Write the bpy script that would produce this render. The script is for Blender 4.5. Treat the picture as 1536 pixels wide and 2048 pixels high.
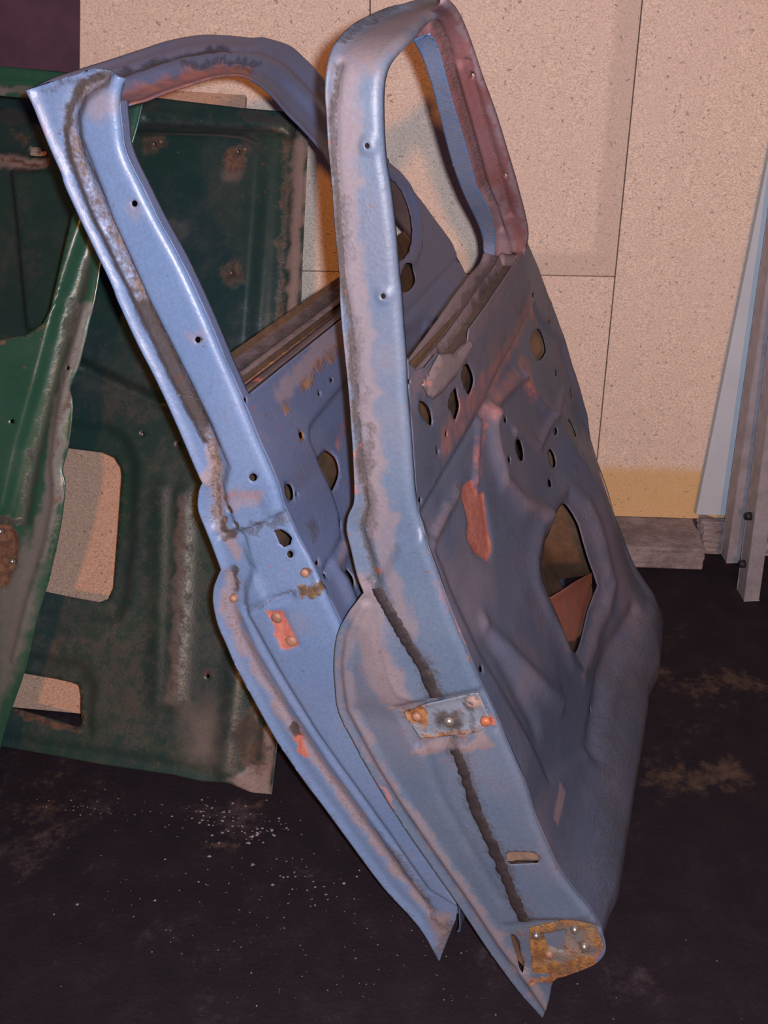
import bpy, math, random
import numpy as np
from mathutils import Vector, geometry

scene = bpy.context.scene
for o in list(bpy.data.objects):
    bpy.data.objects.remove(o)
rng = np.random.default_rng(7)
random.seed(7)

# ------------------------------------------------------------ camera
F = 2010.0                      # focal length in pixels of a 1536 x 2048 frame
PITCH = math.radians(28.0)
CAM = np.array([0.0, 0.0, 1.35])
cd = bpy.data.cameras.new('camera')
cam = bpy.data.objects.new('camera', cd)
scene.collection.objects.link(cam)
cam.location = CAM
cam.rotation_euler = (math.pi / 2 - PITCH, 0, 0)
cd.sensor_fit = 'VERTICAL'
cd.sensor_height = 36
cd.lens = 36 * F / 2048
cd.clip_start = 0.02
scene.camera = cam

# ------------------------------------------------------------ world, lights, exposure
w = bpy.data.worlds.new('world')
scene.world = w
w.use_nodes = True
w.node_tree.nodes['Background'].inputs[0].default_value = (0.55, 0.36, 0.62, 1)
w.node_tree.nodes['Background'].inputs[1].default_value = 0.10

def lamp(name, kind, loc, col, watts, size):
    d = bpy.data.lights.new(name, kind)
    d.color = col
    d.energy = watts
    d.shadow_soft_size = size
    o = bpy.data.objects.new(name, d)
    o.location = loc
    scene.collection.objects.link(o)
    return o
# the camera's own flash, a few centimetres right of the lens
lamp('camera_flash', 'POINT', (0.03, -0.01, 1.365), (0.88, 0.90, 1.0), 128, 0.010)
# the workshop's bulb, high behind the photographer
lamp('ceiling_bulb', 'POINT', (-0.05, -2.0, 2.0), (1.0, 0.36, 0.06), 235, 0.05)

vs = scene.view_settings
vs.view_transform = 'Standard'
vs.look = 'None'
vs.exposure = 0.0
vs.gamma = 1.0
vs.use_curve_mapping = False

# ------------------------------------------------------------ helpers: geometry
FW = np.array([0, math.cos(PITCH), -math.sin(PITCH)])
UP = np.array([0, math.sin(PITCH), math.cos(PITCH)])
RT = np.array([1.0, 0, 0])
Z3 = np.array([0, 0, 1.0])

def ray(x, y):
    return FW + RT * (x - 768) / F - UP * (y - 1024) / F

def on_plane(x, y, p0, n):
    r = ray(x, y)
    return CAM + r * (np.dot(np.array(p0, float) - CAM, n) / np.dot(r, n))

def srgb(r, g, b):
    f = lambda c: (c / 255 / 12.92) if c <= 10 else ((c / 255 + 0.055) / 1.055) ** 2.4
    return (f(r), f(g), f(b), 1.0)

def cr(pts, n=6):
    """smooth an open polyline (Catmull-Rom)"""
    p = np.array(pts, float)
    q = np.vstack([2 * p[0] - p[1], p, 2 * p[-1] - p[-2]])
    out = []
    for i in range(1, len(q) - 2):
        for t in np.linspace(0, 1, n, endpoint=False):
            a, b, c, d = q[i - 1], q[i], q[i + 1], q[i + 2]
            out.append(0.5 * (2 * b + (c - a) * t + (2 * a - 5 * b + 4 * c - d) * t * t
                              + (3 * b - a - 3 * c + d) * t ** 3))
    out.append(p[-1])
    return np.array(out)

def crc(pts, n=4):
    """smooth a closed polygon"""
    p = np.array(pts, float)
    q = np.vstack([p[-1:], p, p[:2]])
    out = []
    for i in range(1, len(q) - 2):
        for t in np.linspace(0, 1, n, endpoint=False):
            a, b, c, d = q[i - 1], q[i], q[i + 1], q[i + 2]
            out.append(0.5 * (2 * b + (c - a) * t + (2 * a - 5 * b + 4 * c - d) * t * t
                              + (3 * b - a - 3 * c + d) * t ** 3))
    return np.array(out)

def ell(cx, cy, rx, ry, rot=0, n=20):
    a = np.linspace(0, 2 * math.pi, n, endpoint=False)
    c, s = math.cos(math.radians(rot)), math.sin(math.radians(rot))
    x, y = rx * np.cos(a), ry * np.sin(a)
    return np.stack([cx + c * x - s * y, cy + s * x + c * y], 1)

def resample(poly, step, closed=True):
    p = np.array(poly, float)
    if closed:
        p = np.vstack([p, p[:1]])
    out = []
    for a, b in zip(p[:-1], p[1:]):
        L = np.linalg.norm(b - a)
        if L < 1e-6:
            continue
        n = max(1, int(round(L / step)))
        for k in range(n):
            out.append(a + (b - a) * k / n)
    if not closed:
        out.append(p[-1])
    return np.array(out)

def inside(pts, poly):
    x, y = pts[:, 0], pts[:, 1]
    r = np.zeros(len(pts), bool)
    px, py = poly[:, 0], poly[:, 1]
    j = len(poly) - 1
    for i in range(len(poly)):
        c = (py[i] > y) != (py[j] > y)
        d = (py[j] - py[i]) if py[j] != py[i] else 1e-12
        r ^= c & (x < (px[j] - px[i]) * (y - py[i]) / d + px[i])
        j = i
    return r

def dist(pts, path, closed=False):
    p = np.array(path, float)
    if closed:
        p = np.vstack([p, p[:1]])
    best = np.full(len(pts), 1e9)
    for a, b in zip(p[:-1], p[1:]):
        ab = b - a
        L2 = max(float(ab @ ab), 1e-14)
        t = np.clip(((pts - a) @ ab) / L2, 0, 1)
        best = np.minimum(best, np.hypot(*(pts - a - t[:, None] * ab).T))
    return best

def sd(pts, poly):
    d = dist(pts, poly, True)
    return np.where(inside(pts, np.array(poly)), d, -d)

def sstep(x):
    x = np.clip(x, 0, 1)
    return x * x * (3 - 2 * x)

_lat = rng.random((64, 64))
def vnoise(pts, scale):
    q = pts * scale
    i = np.floor(q).astype(int)
    f = q - i
    f = f * f * (3 - 2 * f)
    g = lambda a, b: _lat[(i[:, 0] + a) % 64, (i[:, 1] + b) % 64]
    return ((g(0, 0) * (1 - f[:, 0]) + g(1, 0) * f[:, 0]) * (1 - f[:, 1])
            + (g(0, 1) * (1 - f[:, 0]) + g(1, 1) * f[:, 0]) * f[:, 1])
def fbm(pts, scale):
    return (vnoise(pts, scale) * .5 + vnoise(pts + 3.7, scale * 2.1) * .3 + vnoise(pts + 9.1, scale * 4.3) * .2)

class Prism:
    """a surface ruled along D: profile (a, b) in the plane of the axes A, B; u runs along D, v along the profile"""
    def __init__(s, org, D, A, B, prof, sign=1, smooth=True, n=10):
        s.org, s.D, s.A, s.B = (np.array(q, float) for q in (org, D, A, B))
        p = cr(prof, n) if smooth else np.array(prof, float)
        s.p = p
        s.t = np.concatenate([[0], np.cumsum(np.hypot(*np.diff(p, axis=0).T))])
        s.sign = sign
    def uv(s, px):
        out = []
        c0 = np.array([(CAM - s.org) @ s.A, (CAM - s.org) @ s.B])
        for x, y in px:
            r = ray(x, y)
            d = np.array([r @ s.A, r @ s.B])
            best = None
            near = (1e9, 0)
            for i in range(len(s.p) - 1):
                a, b = s.p[i], s.p[i + 1]
                e = b - a
                den = d[0] * e[1] - d[1] * e[0]
                if abs(den) < 1e-12:
                    continue
                w_ = a - c0
                k = (w_[0] * e[1] - w_[1] * e[0]) / den
                m = (w_[0] * d[1] - w_[1] * d[0]) / den
                lo = -1e-6 if i else -9
                hi = 1 + 1e-6 if i < len(s.p) - 2 else 9
                if k > 0 and lo <= m <= hi and (best is None or k < best[0]):
                    best = (k, s.t[i] + m * (s.t[i + 1] - s.t[i]))
                k2 = ((a - c0) @ d) / (d @ d)
                ds = np.linalg.norm(c0 + d * k2 - a)
                if ds < near[0]:
                    near = (ds, k2, s.t[i])
            if best is None:
                best = (near[1], near[2])
            out.append(((CAM + r * best[0] - s.org) @ s.D, best[1]))
        return np.array(out)
    def ab(s, v):
        v = np.asarray(v, float)
        i = np.clip(np.searchsorted(s.t, v) - 1, 0, len(s.t) - 2)
        m = (v - s.t[i]) / (s.t[i + 1] - s.t[i])
        return s.p[i] + (s.p[i + 1] - s.p[i]) * m[..., None]
    def xyz(s, u, v, h):
        q = s.ab(v)
        tg = s.ab(v + .012) - s.ab(v - .012)
        tg /= np.linalg.norm(tg, axis=1)[:, None]
        nn = np.stack([tg[:, 1], -tg[:, 0]], 1) * s.sign
        q = q + nn * np.asarray(h)[:, None]
        return s.org + np.outer(u, s.D) + np.outer(q[:, 0], s.A) + np.outer(q[:, 1], s.B)

class Plane:
    def __init__(s, org, U, V, N):
        s.org, s.U, s.V, s.N = (np.array(q, float) for q in (org, U, V, N))
    def uv(s, px):
        q = np.array([on_plane(x, y, s.org, s.N) - s.org for x, y in px])
        return np.stack([q @ s.U, q @ s.V], 1)
    def xyz(s, u, v, h):
        return s.org + np.outer(u, s.U) + np.outer(v, s.V) + np.outer(h, s.N)

class Loft:
    """surface between two 3-D rows; u = distance along, v = distance across (nominal width)"""
    def __init__(s, A, B, wd):
        s.A, s.B, s.w = A, B, wd
        mid = (A + B) / 2
        s.t = np.concatenate([[0], np.cumsum(np.linalg.norm(np.diff(mid, axis=0), axis=1))])
        nn = np.cross(np.gradient(mid, axis=0), B - A)
        nn /= np.linalg.norm(nn, axis=1)[:, None]
        s.n = np.where(np.einsum('ij,ij->i', nn, CAM - mid)[:, None] < 0, -nn, nn)
    def xyz(s, u, v, h):
        f = lambda Q: np.stack([np.interp(u, s.t, Q[:, k]) for k in range(3)], 1)
        k = (np.asarray(v) / s.w)[:, None]
        return f(s.A) * (1 - k) + f(s.B) * k + f(s.n) * np.asarray(h)[:, None]

# ------------------------------------------------------------ helpers: objects
def link_mesh(name, verts, faces, mat, parent=None, smooth=True):
    me = bpy.data.meshes.new(name)
    base = np.array(parent.location) if parent is not None and parent.parent is None else np.zeros(3)
    if parent is not None and parent.parent is not None:
        base = np.array(parent.parent.location)
    me.from_pydata((np.asarray(verts, float) - base).tolist(), [], [list(map(int, f)) for f in faces])
    me.update()
    if smooth:
        me.polygons.foreach_set('use_smooth', [True] * len(me.polygons))
    o = bpy.data.objects.new(name, me)
    scene.collection.objects.link(o)
    if mat:
        me.materials.append(mat)
    if parent is not None:
        o.parent = parent
    return o

def tag(o, label=None, cat=None, group=None, kind=None):
    for k, v in (('label', label), ('category', cat), ('group', group), ('kind', kind)):
        if v:
            o[k] = v
    return o

def thing(name, loc, label, cat, group=None):
    o = bpy.data.objects.new(name, None)
    o.empty_display_size = .05
    scene.collection.objects.link(o)
    o.location = loc
    return tag(o, label, cat, group)

def sheet(name, surf, outline, holes, mat, parent, res=.006, feats=(), marks=(), thick=.0014, round_to=None, rr=.007,
          base_wear=None, dent=.0006, rim=0.35, h0=0.0):
    """pressed steel sheet: outline and holes in (u, v) metres; feats press relief into it; marks give wear and some painted highlights"""
    outline = np.array(outline, float)
    bpts = [resample(outline, res)] + [resample(h, min(res, .004)) for h in holes]
    lo, hi = outline.min(0), outline.max(0)
    gx, gy = np.meshgrid(np.arange(lo[0], hi[0], res), np.arange(lo[1], hi[1], res * .87))
    gx = gx + (np.arange(gx.shape[0]) % 2)[:, None] * res * .5
    g = np.stack([gx.ravel(), gy.ravel()], 1)
    g = g[inside(g, outline)]
    for k, b in enumerate(bpts):
        if k:
            bb = b.min(0) - res, b.max(0) + res
            m = np.all((g > bb[0]) & (g < bb[1]), 1)
        else:
            m = np.ones(len(g), bool)
        idx = np.where(m)[0]
        if not len(idx):
            continue
        bad = dist(g[idx], b, True) < res * .55
        if k:
            bad |= inside(g[idx], b)
        g = np.delete(g, idx[bad], 0)
    pts, edges = [], []
    for b in bpts:
        k0 = len(pts)
        pts += list(b)
        edges += [(k0 + i, k0 + (i + 1) % len(b)) for i in range(len(b))]
    rings = []
    b = bpts[0]
    tn = np.roll(b, -1, 0) - np.roll(b, 1, 0)
    tn /= np.maximum(np.linalg.norm(tn, axis=1), 1e-9)[:, None]
    nrm_ = np.stack([-tn[:, 1], tn[:, 0]], 1)
    if np.sum(b[:, 0] * np.roll(b[:, 1], -1) - b[:, 1] * np.roll(b[:, 0], -1)) < 0:
        nrm_ = -nrm_
    for off in (.55, 1.2):
        q = b + nrm_ * res * off
        ok = inside(q, b) & (dist(q, b, True) > res * off * .9)
        for hb in bpts[1:]:
            if ok.any():
                ok &= ~inside(q, hb) & (dist(q, hb, True) > res * .4)
        rings.append(q[ok])
    g = g[dist(g, b, True) > res * 1.7]
    pts = np.vstack([np.array(pts)] + rings + [g])
    r = geometry.delaunay_2d_cdt([Vector(p) for p in pts], edges, [], 0, 1e-7)
    P = np.array([tuple(v) for v in r[0]])
    T = np.array([f for f in r[2] if len(f) == 3])
    c = P[T].mean(1)
    keep = inside(c, bpts[0])
    for b in bpts[1:]:
        keep &= ~inside(c, b)
    T = T[keep]
    used = np.unique(T)
    mp = -np.ones(len(P), int)
    mp[used] = np.arange(len(used))
    P, T = P[used], mp[T]
    h = h0 + (fbm(P, 9) - .5) * dent * 4
    for f in feats:
        if f[0] == 'poly':
            h += f[2] * sstep(.5 + sd(P, f[1]) / f[3] * .5)
        elif f[0] == 'ridge':
            h += f[2] * np.exp(-(dist(P, f[1]) / f[3]) ** 2)
        elif f[0] == 'dome':
            d = np.hypot(*(P - f[1]).T) / f[3]
            h += f[2] * np.sqrt(np.clip(1 - d * d, 0, 1))
    if round_to is not None:
        for path in round_to:
            d = dist(P, path)
            t = np.clip(1 - d / rr, 0, 1)
            h -= rr * (1 - np.sqrt(np.clip(1 - t * t, 0, 1))) * .85
    wear = np.zeros((len(P), 4))
    if base_wear:
        for ch, amt, sc in base_wear:
            wear[:, ch] += amt * np.clip((fbm(P + ch * 5.3, sc) - .35) * 2.2, 0, 1)
    jit = (np.stack([fbm(P, 45), fbm(P + 31, 45)], 1) - .5)
    for mk in marks:
        ch, kind, shp, amt, soft = mk[:5]
        j = mk[5] if len(mk) > 5 else .012
        Q = P + jit * j * 2
        if kind == 'poly':
            m = sstep(.5 + sd(Q, shp) / soft * .5)
        elif kind == 'line':
            m = 1 - sstep((dist(Q, shp) - soft * .4) / (soft * .9))
        else:
            m = 1 - sstep((np.hypot(*(Q - shp).T) - soft * .3) / soft)
        wear[:, ch] = np.maximum(wear[:, ch], amt * m)
    for b in bpts[1:]:
        bb = b.min(0) - .03, b.max(0) + .03
        idx = np.where(np.all((P > bb[0]) & (P < bb[1]), 1))[0]
        if len(idx):
            d = dist(P[idx], b, True)
            wear[idx, 0] = np.maximum(wear[idx, 0], rim * (1 - sstep(d / .006)) * (0.5 + fbm(P[idx], 60)))
    V = surf.xyz(P[:, 0], P[:, 1], h)
    e = 1e-3
    q0 = surf.xyz(P[:1, 0], P[:1, 1], np.zeros(1))[0]
    du = surf.xyz(P[:1, 0] + e, P[:1, 1], np.zeros(1))[0] - q0
    dv = surf.xyz(P[:1, 0], P[:1, 1] + e, np.zeros(1))[0] - q0
    dh = surf.xyz(P[:1, 0], P[:1, 1], np.array([e]))[0] - q0
    a = P[T]
    ar = ((a[:, 1, 0] - a[:, 0, 0]) * (a[:, 2, 1] - a[:, 0, 1]) - (a[:, 2, 0] - a[:, 0, 0]) * (a[:, 1, 1] - a[:, 0, 1]))
    T = np.where((ar < 0)[:, None], T[:, ::-1], T)
    if np.dot(np.cross(du, dv), dh) < 0:
        T = T[:, ::-1]
    o = link_mesh(name, V, T, mat, parent)
    at = o.data.attributes.new('wear', 'FLOAT_COLOR', 'POINT')
    at.data.foreach_set('color', np.clip(wear, 0, 1).astype(np.float32).ravel())
    if thick:
        m = o.modifiers.new('thickness', 'SOLIDIFY')
        m.thickness = thick
        m.offset = -1
    return o

def loft(name, rows, mat, parent, wear=None, thick=.0014, flip=False):
    """surface through rows of equally many 3-D points"""
    R = np.array(rows, float)
    n, m = R.shape[:2]
    f = [(i * m + j, i * m + j + 1, (i + 1) * m + j + 1, (i + 1) * m + j) for i in range(n - 1) for j in range(m - 1)]
    if flip:
        f = [q[::-1] for q in f]
    o = link_mesh(name, R.reshape(-1, 3), f, mat, parent)
    at = o.data.attributes.new('wear', 'FLOAT_COLOR', 'POINT')
    wv = np.zeros((n * m, 4), np.float32)
    if wear is not None:
        wv[:] = wear
    at.data.foreach_set('color', wv.ravel())
    if thick:
        md = o.modifiers.new('thickness', 'SOLIDIFY')
        md.thickness = thick
        md.offset = 0
    return o

def slab(name, surf, uv, thick, mat, parent=None, bevel=.002, rough=0, h0=0.0, res=None):
    """solid board: polygon in (u, v), front at h0, back at h0 - thick"""
    p = np.array(uv, float)
    if res:
        p = resample(p, res)
        if rough:
            p = p + (np.stack([fbm(p, 40), fbm(p + 9, 40)], 1) - .5) * rough
    if np.sum(p[:, 0] * np.roll(p[:, 1], -1) - p[:, 1] * np.roll(p[:, 0], -1)) < 0:
        p = p[::-1]
    n = len(p)
    a = surf.xyz(p[:, 0], p[:, 1], np.full(n, h0))
    b = surf.xyz(p[:, 0], p[:, 1], np.full(n, h0 - thick))
    f = [list(range(n)), list(range(2 * n - 1, n - 1, -1))]
    f += [[i, i + n, (i + 1) % n + n, (i + 1) % n] for i in range(n)]
    o = link_mesh(name, np.vstack([a, b]), f, mat, parent, smooth=False)
    bm = __import__('bmesh').new()
    bm.from_mesh(o.data)
    __import__('bmesh').ops.recalc_face_normals(bm, faces=bm.faces)
    bm.to_mesh(o.data)
    bm.free()
    if bevel:
        m = o.modifiers.new('bevel', 'BEVEL')
        m.width = bevel
        m.segments = 2
        m.limit_method = 'ANGLE'
    return o

def lathe(name, pos, axis, prof, mat, parent, n=20):
    """turned piece: prof = [(radius, height along axis)...]"""
    ax = np.array(axis, float)
    ax /= np.linalg.norm(ax)
    e = np.cross(ax, [0.3, 0.9, 0.2])
    e /= np.linalg.norm(e)
    f_ = np.cross(ax, e)
    a = np.linspace(0, 2 * math.pi, n, endpoint=False)
    V, Fc = [], []
    for r_, h_ in prof:
        V += [np.array(pos) + ax * h_ + r_ * (math.cos(t) * e + math.sin(t) * f_) for t in a]
    for k in range(len(prof) - 1):
        Fc += [(k * n + i, k * n + (i + 1) % n, (k + 1) * n + (i + 1) % n, (k + 1) * n + i) for i in range(n)]
    Fc.append(tuple(range((len(prof) - 1) * n, len(prof) * n)))
    Fc.append(tuple(range(n - 1, -1, -1)))
    o = link_mesh(name, V, Fc, mat, parent)
    at = o.data.attributes.new('wear', 'FLOAT_COLOR', 'POINT')
    return o

def strip(name, surf, path, width, mat, parent, h=.003, rough=.35, seed=0, base=-.001):
    """ragged raised ribbon along a (u, v) path"""
    p = resample(path, .004, closed=False)
    t = np.gradient(p, axis=0)
    t /= np.linalg.norm(t, axis=1)[:, None]
    nn = np.stack([-t[:, 1], t[:, 0]], 1)
    k = np.arange(len(p))[:, None] * np.array([[.37, .21]])
    wl = width * .5 * (1 + rough * 2 * (fbm(k + seed, 1.0) - .5))
    wr = width * .5 * (1 + rough * 2 * (fbm(k + seed + 40, 1.0) - .5))
    rows = []
    hh = h * (.7 + .6 * fbm(k + 80, 2.0))
    for f_, q in ((-1, 0), (-.85, .8), (-.3, 1), (.3, 1), (.85, .8), (1, 0)):
        o_ = p + nn * (np.where(f_ < 0, wl, wr) * f_)[:, None]
        rows.append(surf.xyz(o_[:, 0], o_[:, 1], hh * q + base))
    return loft(name, rows, mat, parent, thick=0)

# ------------------------------------------------------------ helpers: materials
class NT:
    def __init__(s, name):
        s.m = bpy.data.materials.new(name)
        s.m.use_nodes = True
        s.t = s.m.node_tree
        s.b = s.t.nodes['Principled BSDF']
        s.tc = s.t.nodes.new('ShaderNodeTexCoord').outputs['Object']
    def node(s, kind, **kw):
        n = s.t.nodes.new(kind)
        for k, v in kw.items():
            if k.startswith('i_'):
                key = k[2:]
                key = int(key) if key.isdigit() else key
                s.put(n.inputs[key], v)
            else:
                setattr(n, k, v)
        return n
    def put(s, sock, v):
        if isinstance(v, bpy.types.NodeSocket):
            s.t.links.new(v, sock)
        else:
            sock.default_value = v
    def noise(s, scale, detail=4, rough=.6, vec=None):
        return s.node('ShaderNodeTexNoise', i_Vector=vec or s.tc, i_Scale=scale, i_Detail=detail, i_Roughness=rough).outputs[0]
    def math(s, op, a, b=0.0, clamp=False):
        n = s.node('ShaderNodeMath', operation=op, use_clamp=clamp, i_0=a, i_1=b)
        return n.outputs[0]
    def ramp(s, v, lo, hi, a=0.0, b=1.0):
        return s.node('ShaderNodeMapRange', i_0=v, i_1=lo, i_2=hi, i_3=a, i_4=b, interpolation_type='SMOOTHSTEP').outputs[0]
    def mix(s, f, a, b):
        n = s.node('ShaderNodeMix', data_type='RGBA')
        s.put(n.inputs[0], f)
        s.put(n.inputs[6], a)
        s.put(n.inputs[7], b)
        return n.outputs[2]
    def bump(s, h, strength, distance=.01):
        return s.node('ShaderNodeBump', i_Height=h, i_Strength=strength, i_Distance=distance).outputs[0]
    def done(s, col, rough, normal=None, metal=0.0, spec=.5):
        s.put(s.b.inputs['Base Color'], col)
        s.put(s.b.inputs['Roughness'], rough)
        s.put(s.b.inputs['Metallic'], metal)
        s.b.inputs['Specular IOR Level'].default_value = spec
        if normal:
            s.put(s.b.inputs['Normal'], normal)
        return s.m

RUST = (.16, .055, .016, 1)
RUST2 = (.34, .15, .035, 1)
PRIMER = (.33, .085, .055, 1)
GRIME = (.036, .026, .022, 1)

def paint(name, c1, c2, fade, rough=.38, speck=.66, bmp=.35, streak=0.0, grime_col=GRIME, rust=RUST, rust2=RUST2):
    n = NT(name)
    at = n.node('ShaderNodeAttribute', attribute_name='wear')
    sep = n.node('ShaderNodeSeparateColor', i_0=at.outputs['Color'])
    R, G, B = sep.outputs
    A = at.outputs['Alpha']
    big, mid, fine = n.noise(5, 5), n.noise(38, 6, .7), n.noise(230, 3, .6)
    col = n.mix(n.ramp(big, .38, .62), c1, c2)
    if streak:
        mp = n.node('ShaderNodeMapping', i_Vector=n.tc)
        mp.inputs['Scale'].default_value = (1, 1, .12)
        mp.inputs['Rotation'].default_value = (0, .30, 0)
        mid = n.math('ADD', n.math('MULTIPLY', mid, 1 - streak), n.math('MULTIPLY', n.noise(90, 5, .7, mp.outputs[0]), streak))
    br = n.math('MULTIPLY', n.math('SUBTRACT', mid, .5), 1.5)
    br2 = n.math('ADD', br, n.math('MULTIPLY', n.math('SUBTRACT', fine, .5), .8))
    fm = n.ramp(n.math('ADD', n.math('MULTIPLY', A, 1.1), n.math('MULTIPLY', br2, .34)), .0, 1.15)
    col = n.mix(n.math('MULTIPLY', fm, .9), col, fade)
    pm = n.ramp(n.math('ADD', G, n.math('MULTIPLY', br2, .5)), .22, .85)
    col = n.mix(n.math('MULTIPLY', pm, .92), col, n.mix(n.ramp(mid, .35, .65), PRIMER, (.50, .17, .11, 1)))
    rm = n.ramp(n.math('ADD', R, n.math('MULTIPLY', br2, .75)), .25, .80)
    col = n.mix(rm, col, n.mix(n.ramp(n.noise(70, 5, .7), .40, .62), rust, rust2))
    gm = n.ramp(n.math('ADD', B, n.math('MULTIPLY', br2, .60)), .12, .98)
    col = n.mix(n.math('MULTIPLY', gm, .93), col, grime_col)
    # scattered chips through the paint
    sp = n.ramp(n.noise(120, 2, .5), speck + .02, speck + .06)
    col = n.mix(n.math('MULTIPLY', sp, .6), col, n.mix(n.ramp(big, .45, .55), rust, PRIMER))
    col = n.mix(n.math('MULTIPLY', n.ramp(fine, .3, .7), .16), col, (.02, .02, .03, 1))
    ro = n.ramp(n.math('ADD', n.math('ADD', rm, gm), n.math('ADD', n.math('MULTIPLY', fm, .6), n.math('MULTIPLY', mid, .3))), 0, 1.2, rough, .85)
    nm = n.bump(n.math('ADD', n.math('MULTIPLY', fine, .3), n.math('MULTIPLY', n.math('ADD', rm, gm), n.math('ADD', mid, fine))), bmp, .003)
    return n.done(col, ro, nm)

def plain(name, col, rough=.7, metal=0.0, var=.35, scale=40, bump=.2):
    n = NT(name)
    k = n.noise(scale, 5, .65)
    d = (col[0] * (1 - var), col[1] * (1 - var), col[2] * (1 - var), 1)
    return n.done(n.mix(n.ramp(k, .35, .65), d, col), rough, n.bump(k, bump, .004), metal)

M = {}
M['blue_jamb'] = paint('blue_jamb_paint', (.115, .185, .33, 1), (.135, .205, .35, 1), (.25, .19, .19, 1), speck=.70, streak=.55, rust=(.085, .048, .024, 1), rust2=(.19, .115, .055, 1))
M['blue_old'] = paint('faded_blue_paint', (.082, .122, .190, 1), (.098, .135, .20, 1), (.205, .150, .150, 1), rough=.45, speck=.69, streak=.6)
M['blue_inner'] = paint('dull_blue_paint', (.070, .088, .135, 1), (.085, .10, .15, 1), (.20, .145, .16, 1), rough=.38, speck=.70)
M['blue_inner2'] = paint('dull_violet_blue_paint', (.085, .115, .21, 1), (.095, .125, .225, 1), (.22, .17, .19, 1), rough=.42, speck=.69)
M['green'] = paint('dark_green_paint', (.012, .055, .030, 1), (.016, .062, .038, 1), (.12, .105, .10, 1), rough=.26, speck=.72, bmp=.14, rust=(.07, .03, .016, 1), rust2=(.15, .075, .04, 1))
M['green_panel'] = paint('blue_green_paint', (.012, .034, .032, 1), (.014, .040, .030, 1), (.21, .15, .135, 1), rough=.34, speck=.70, bmp=.16, rust=(.055, .026, .016, 1), rust2=(.13, .065, .035, 1))
M['skin_inside'] = plain('rusty_skin_inside', (.12, .062, .032, 1), .8)
M['seal'] = plain('black_sealant', (.026, .019, .022, 1), .7, bump=.8)
M['rust_plate'] = paint('rusted_plate', (.20, .105, .035, 1), (.26, .14, .05, 1), (.22, .15, .12, 1), rough=.6, speck=.62)
M['rust_plate2'] = paint('orange_rusted_plate', (.11, .125, .14, 1), (.14, .13, .12, 1), (.20, .19, .20, 1), rough=.6, speck=.62, rust=(.15, .07, .022, 1), rust2=(.32, .16, .04, 1))
M['worn_plate'] = paint('worn_plate_paint', (.16, .19, .24, 1), (.20, .20, .22, 1), (.30, .19, .15, 1), rough=.5, speck=.60)
M['tan_fill'] = plain('tan_filler', (.20, .135, .105, 1), .7)
M['slot_dirt'] = plain('slot_dirt', (.085, .052, .040, 1), .85, var=.3, scale=60)
M['bolt'] = plain('bare_steel_bolt', (.62, .55, .48, 1), .28, .85)
M['rust_bolt'] = plain('rusty_bolt', (.33, .17, .11, 1), .6, .2)
M['primer'] = plain('red_primer', (.42, .125, .055, 1), .45, var=.3, scale=60)
M['primer_worn'] = paint('worn_red_primer', (.34, .10, .055, 1), (.30, .12, .08, 1), (.30, .18, .15, 1), rough=.55, speck=.66)
M['brown_rail'] = paint('brown_rail_dirt', (.10, .07, .075, 1), (.13, .095, .10, 1), (.22, .16, .16, 1), rough=.6, speck=.64)
M['red_channel'] = paint('red_primer_channel', (.21, .085, .085, 1), (.24, .12, .13, 1), (.24, .18, .21, 1), rough=.45, speck=.68)
M['alu'] = plain('dull_aluminium', (.40, .385, .43, 1), .45, .30, var=.22, scale=25)
M['rubber'] = plain('black_rubber', (.012, .012, .014, 1), .6)

def board_mat(name, base, low=None, low_z=0.0, band=None):
    n = NT(name)
    v = n.node('ShaderNodeTexVoronoi', i_Vector=n.tc, i_Scale=260, feature='F1')
    mp = n.node('ShaderNodeMapping', i_Vector=n.tc)
    mp.inputs['Scale'].default_value = (1, 1, 1.6)
    chips = n.noise(210, 4, .75, mp.outputs[0])
    mid = n.noise(22, 5, .6)
    big = n.noise(2.5, 3)
    d = lambda k: tuple(c * k for c in base[:3]) + (1,)
    col = n.mix(n.ramp(chips, .36, .64), d(.70), d(1.20))
    col = n.mix(n.math('MULTIPLY', n.ramp(mid, .4, .7), .30), col, d(.85))
    col = n.mix(n.math('MULTIPLY', n.ramp(big, .4, .65), .30), col, (base[0] * .95, base[1] * .90, base[2] * .96, 1))
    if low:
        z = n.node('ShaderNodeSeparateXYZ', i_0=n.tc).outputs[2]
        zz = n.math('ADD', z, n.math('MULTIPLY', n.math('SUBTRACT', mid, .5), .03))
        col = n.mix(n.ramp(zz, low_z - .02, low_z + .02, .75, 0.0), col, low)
    if band:
        sx, _, sz = n.node('ShaderNodeSeparateXYZ', i_0=n.tc).outputs
        wob = n.math('MULTIPLY', n.math('SUBTRACT', mid, .5), .012)
        ex = n.math('SUBTRACT', n.math('ADD', n.math('MULTIPLY', sz, band[1]), band[0]), sx)
        ez = n.math('SUBTRACT', sz, band[2])
        e = n.math('ADD', n.math('MINIMUM', ex, ez), wob)
        col = n.mix(n.ramp(e, .044, .066, .48, 0.0), col, d(.66))
    spots = n.ramp(n.noise(110, 2, .5), .66, .71)
    col = n.mix(n.math('MULTIPLY', spots, .7), col, d(.30))
    pale = n.ramp(v.outputs['Distance'], .12, .20, .75, 0.0)
    col = n.mix(n.math('MULTIPLY', pale, .7), col, (.92, .85, .72, 1))
    return n.done(col, .78, n.bump(chips, .18, .002), spec=.25)
OSB = (.73, .60, .505, 1)
M['board'] = board_mat('particle_board', OSB)
M['board_yellow_foot'] = board_mat('particle_board_yellow_foot', OSB, (.64, .41, .15, 1), .205)  # board colour turns yellow towards its bottom edge
M['board_dull'] = board_mat('particle_board_dull', (.44, .28, .20, 1))

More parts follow.
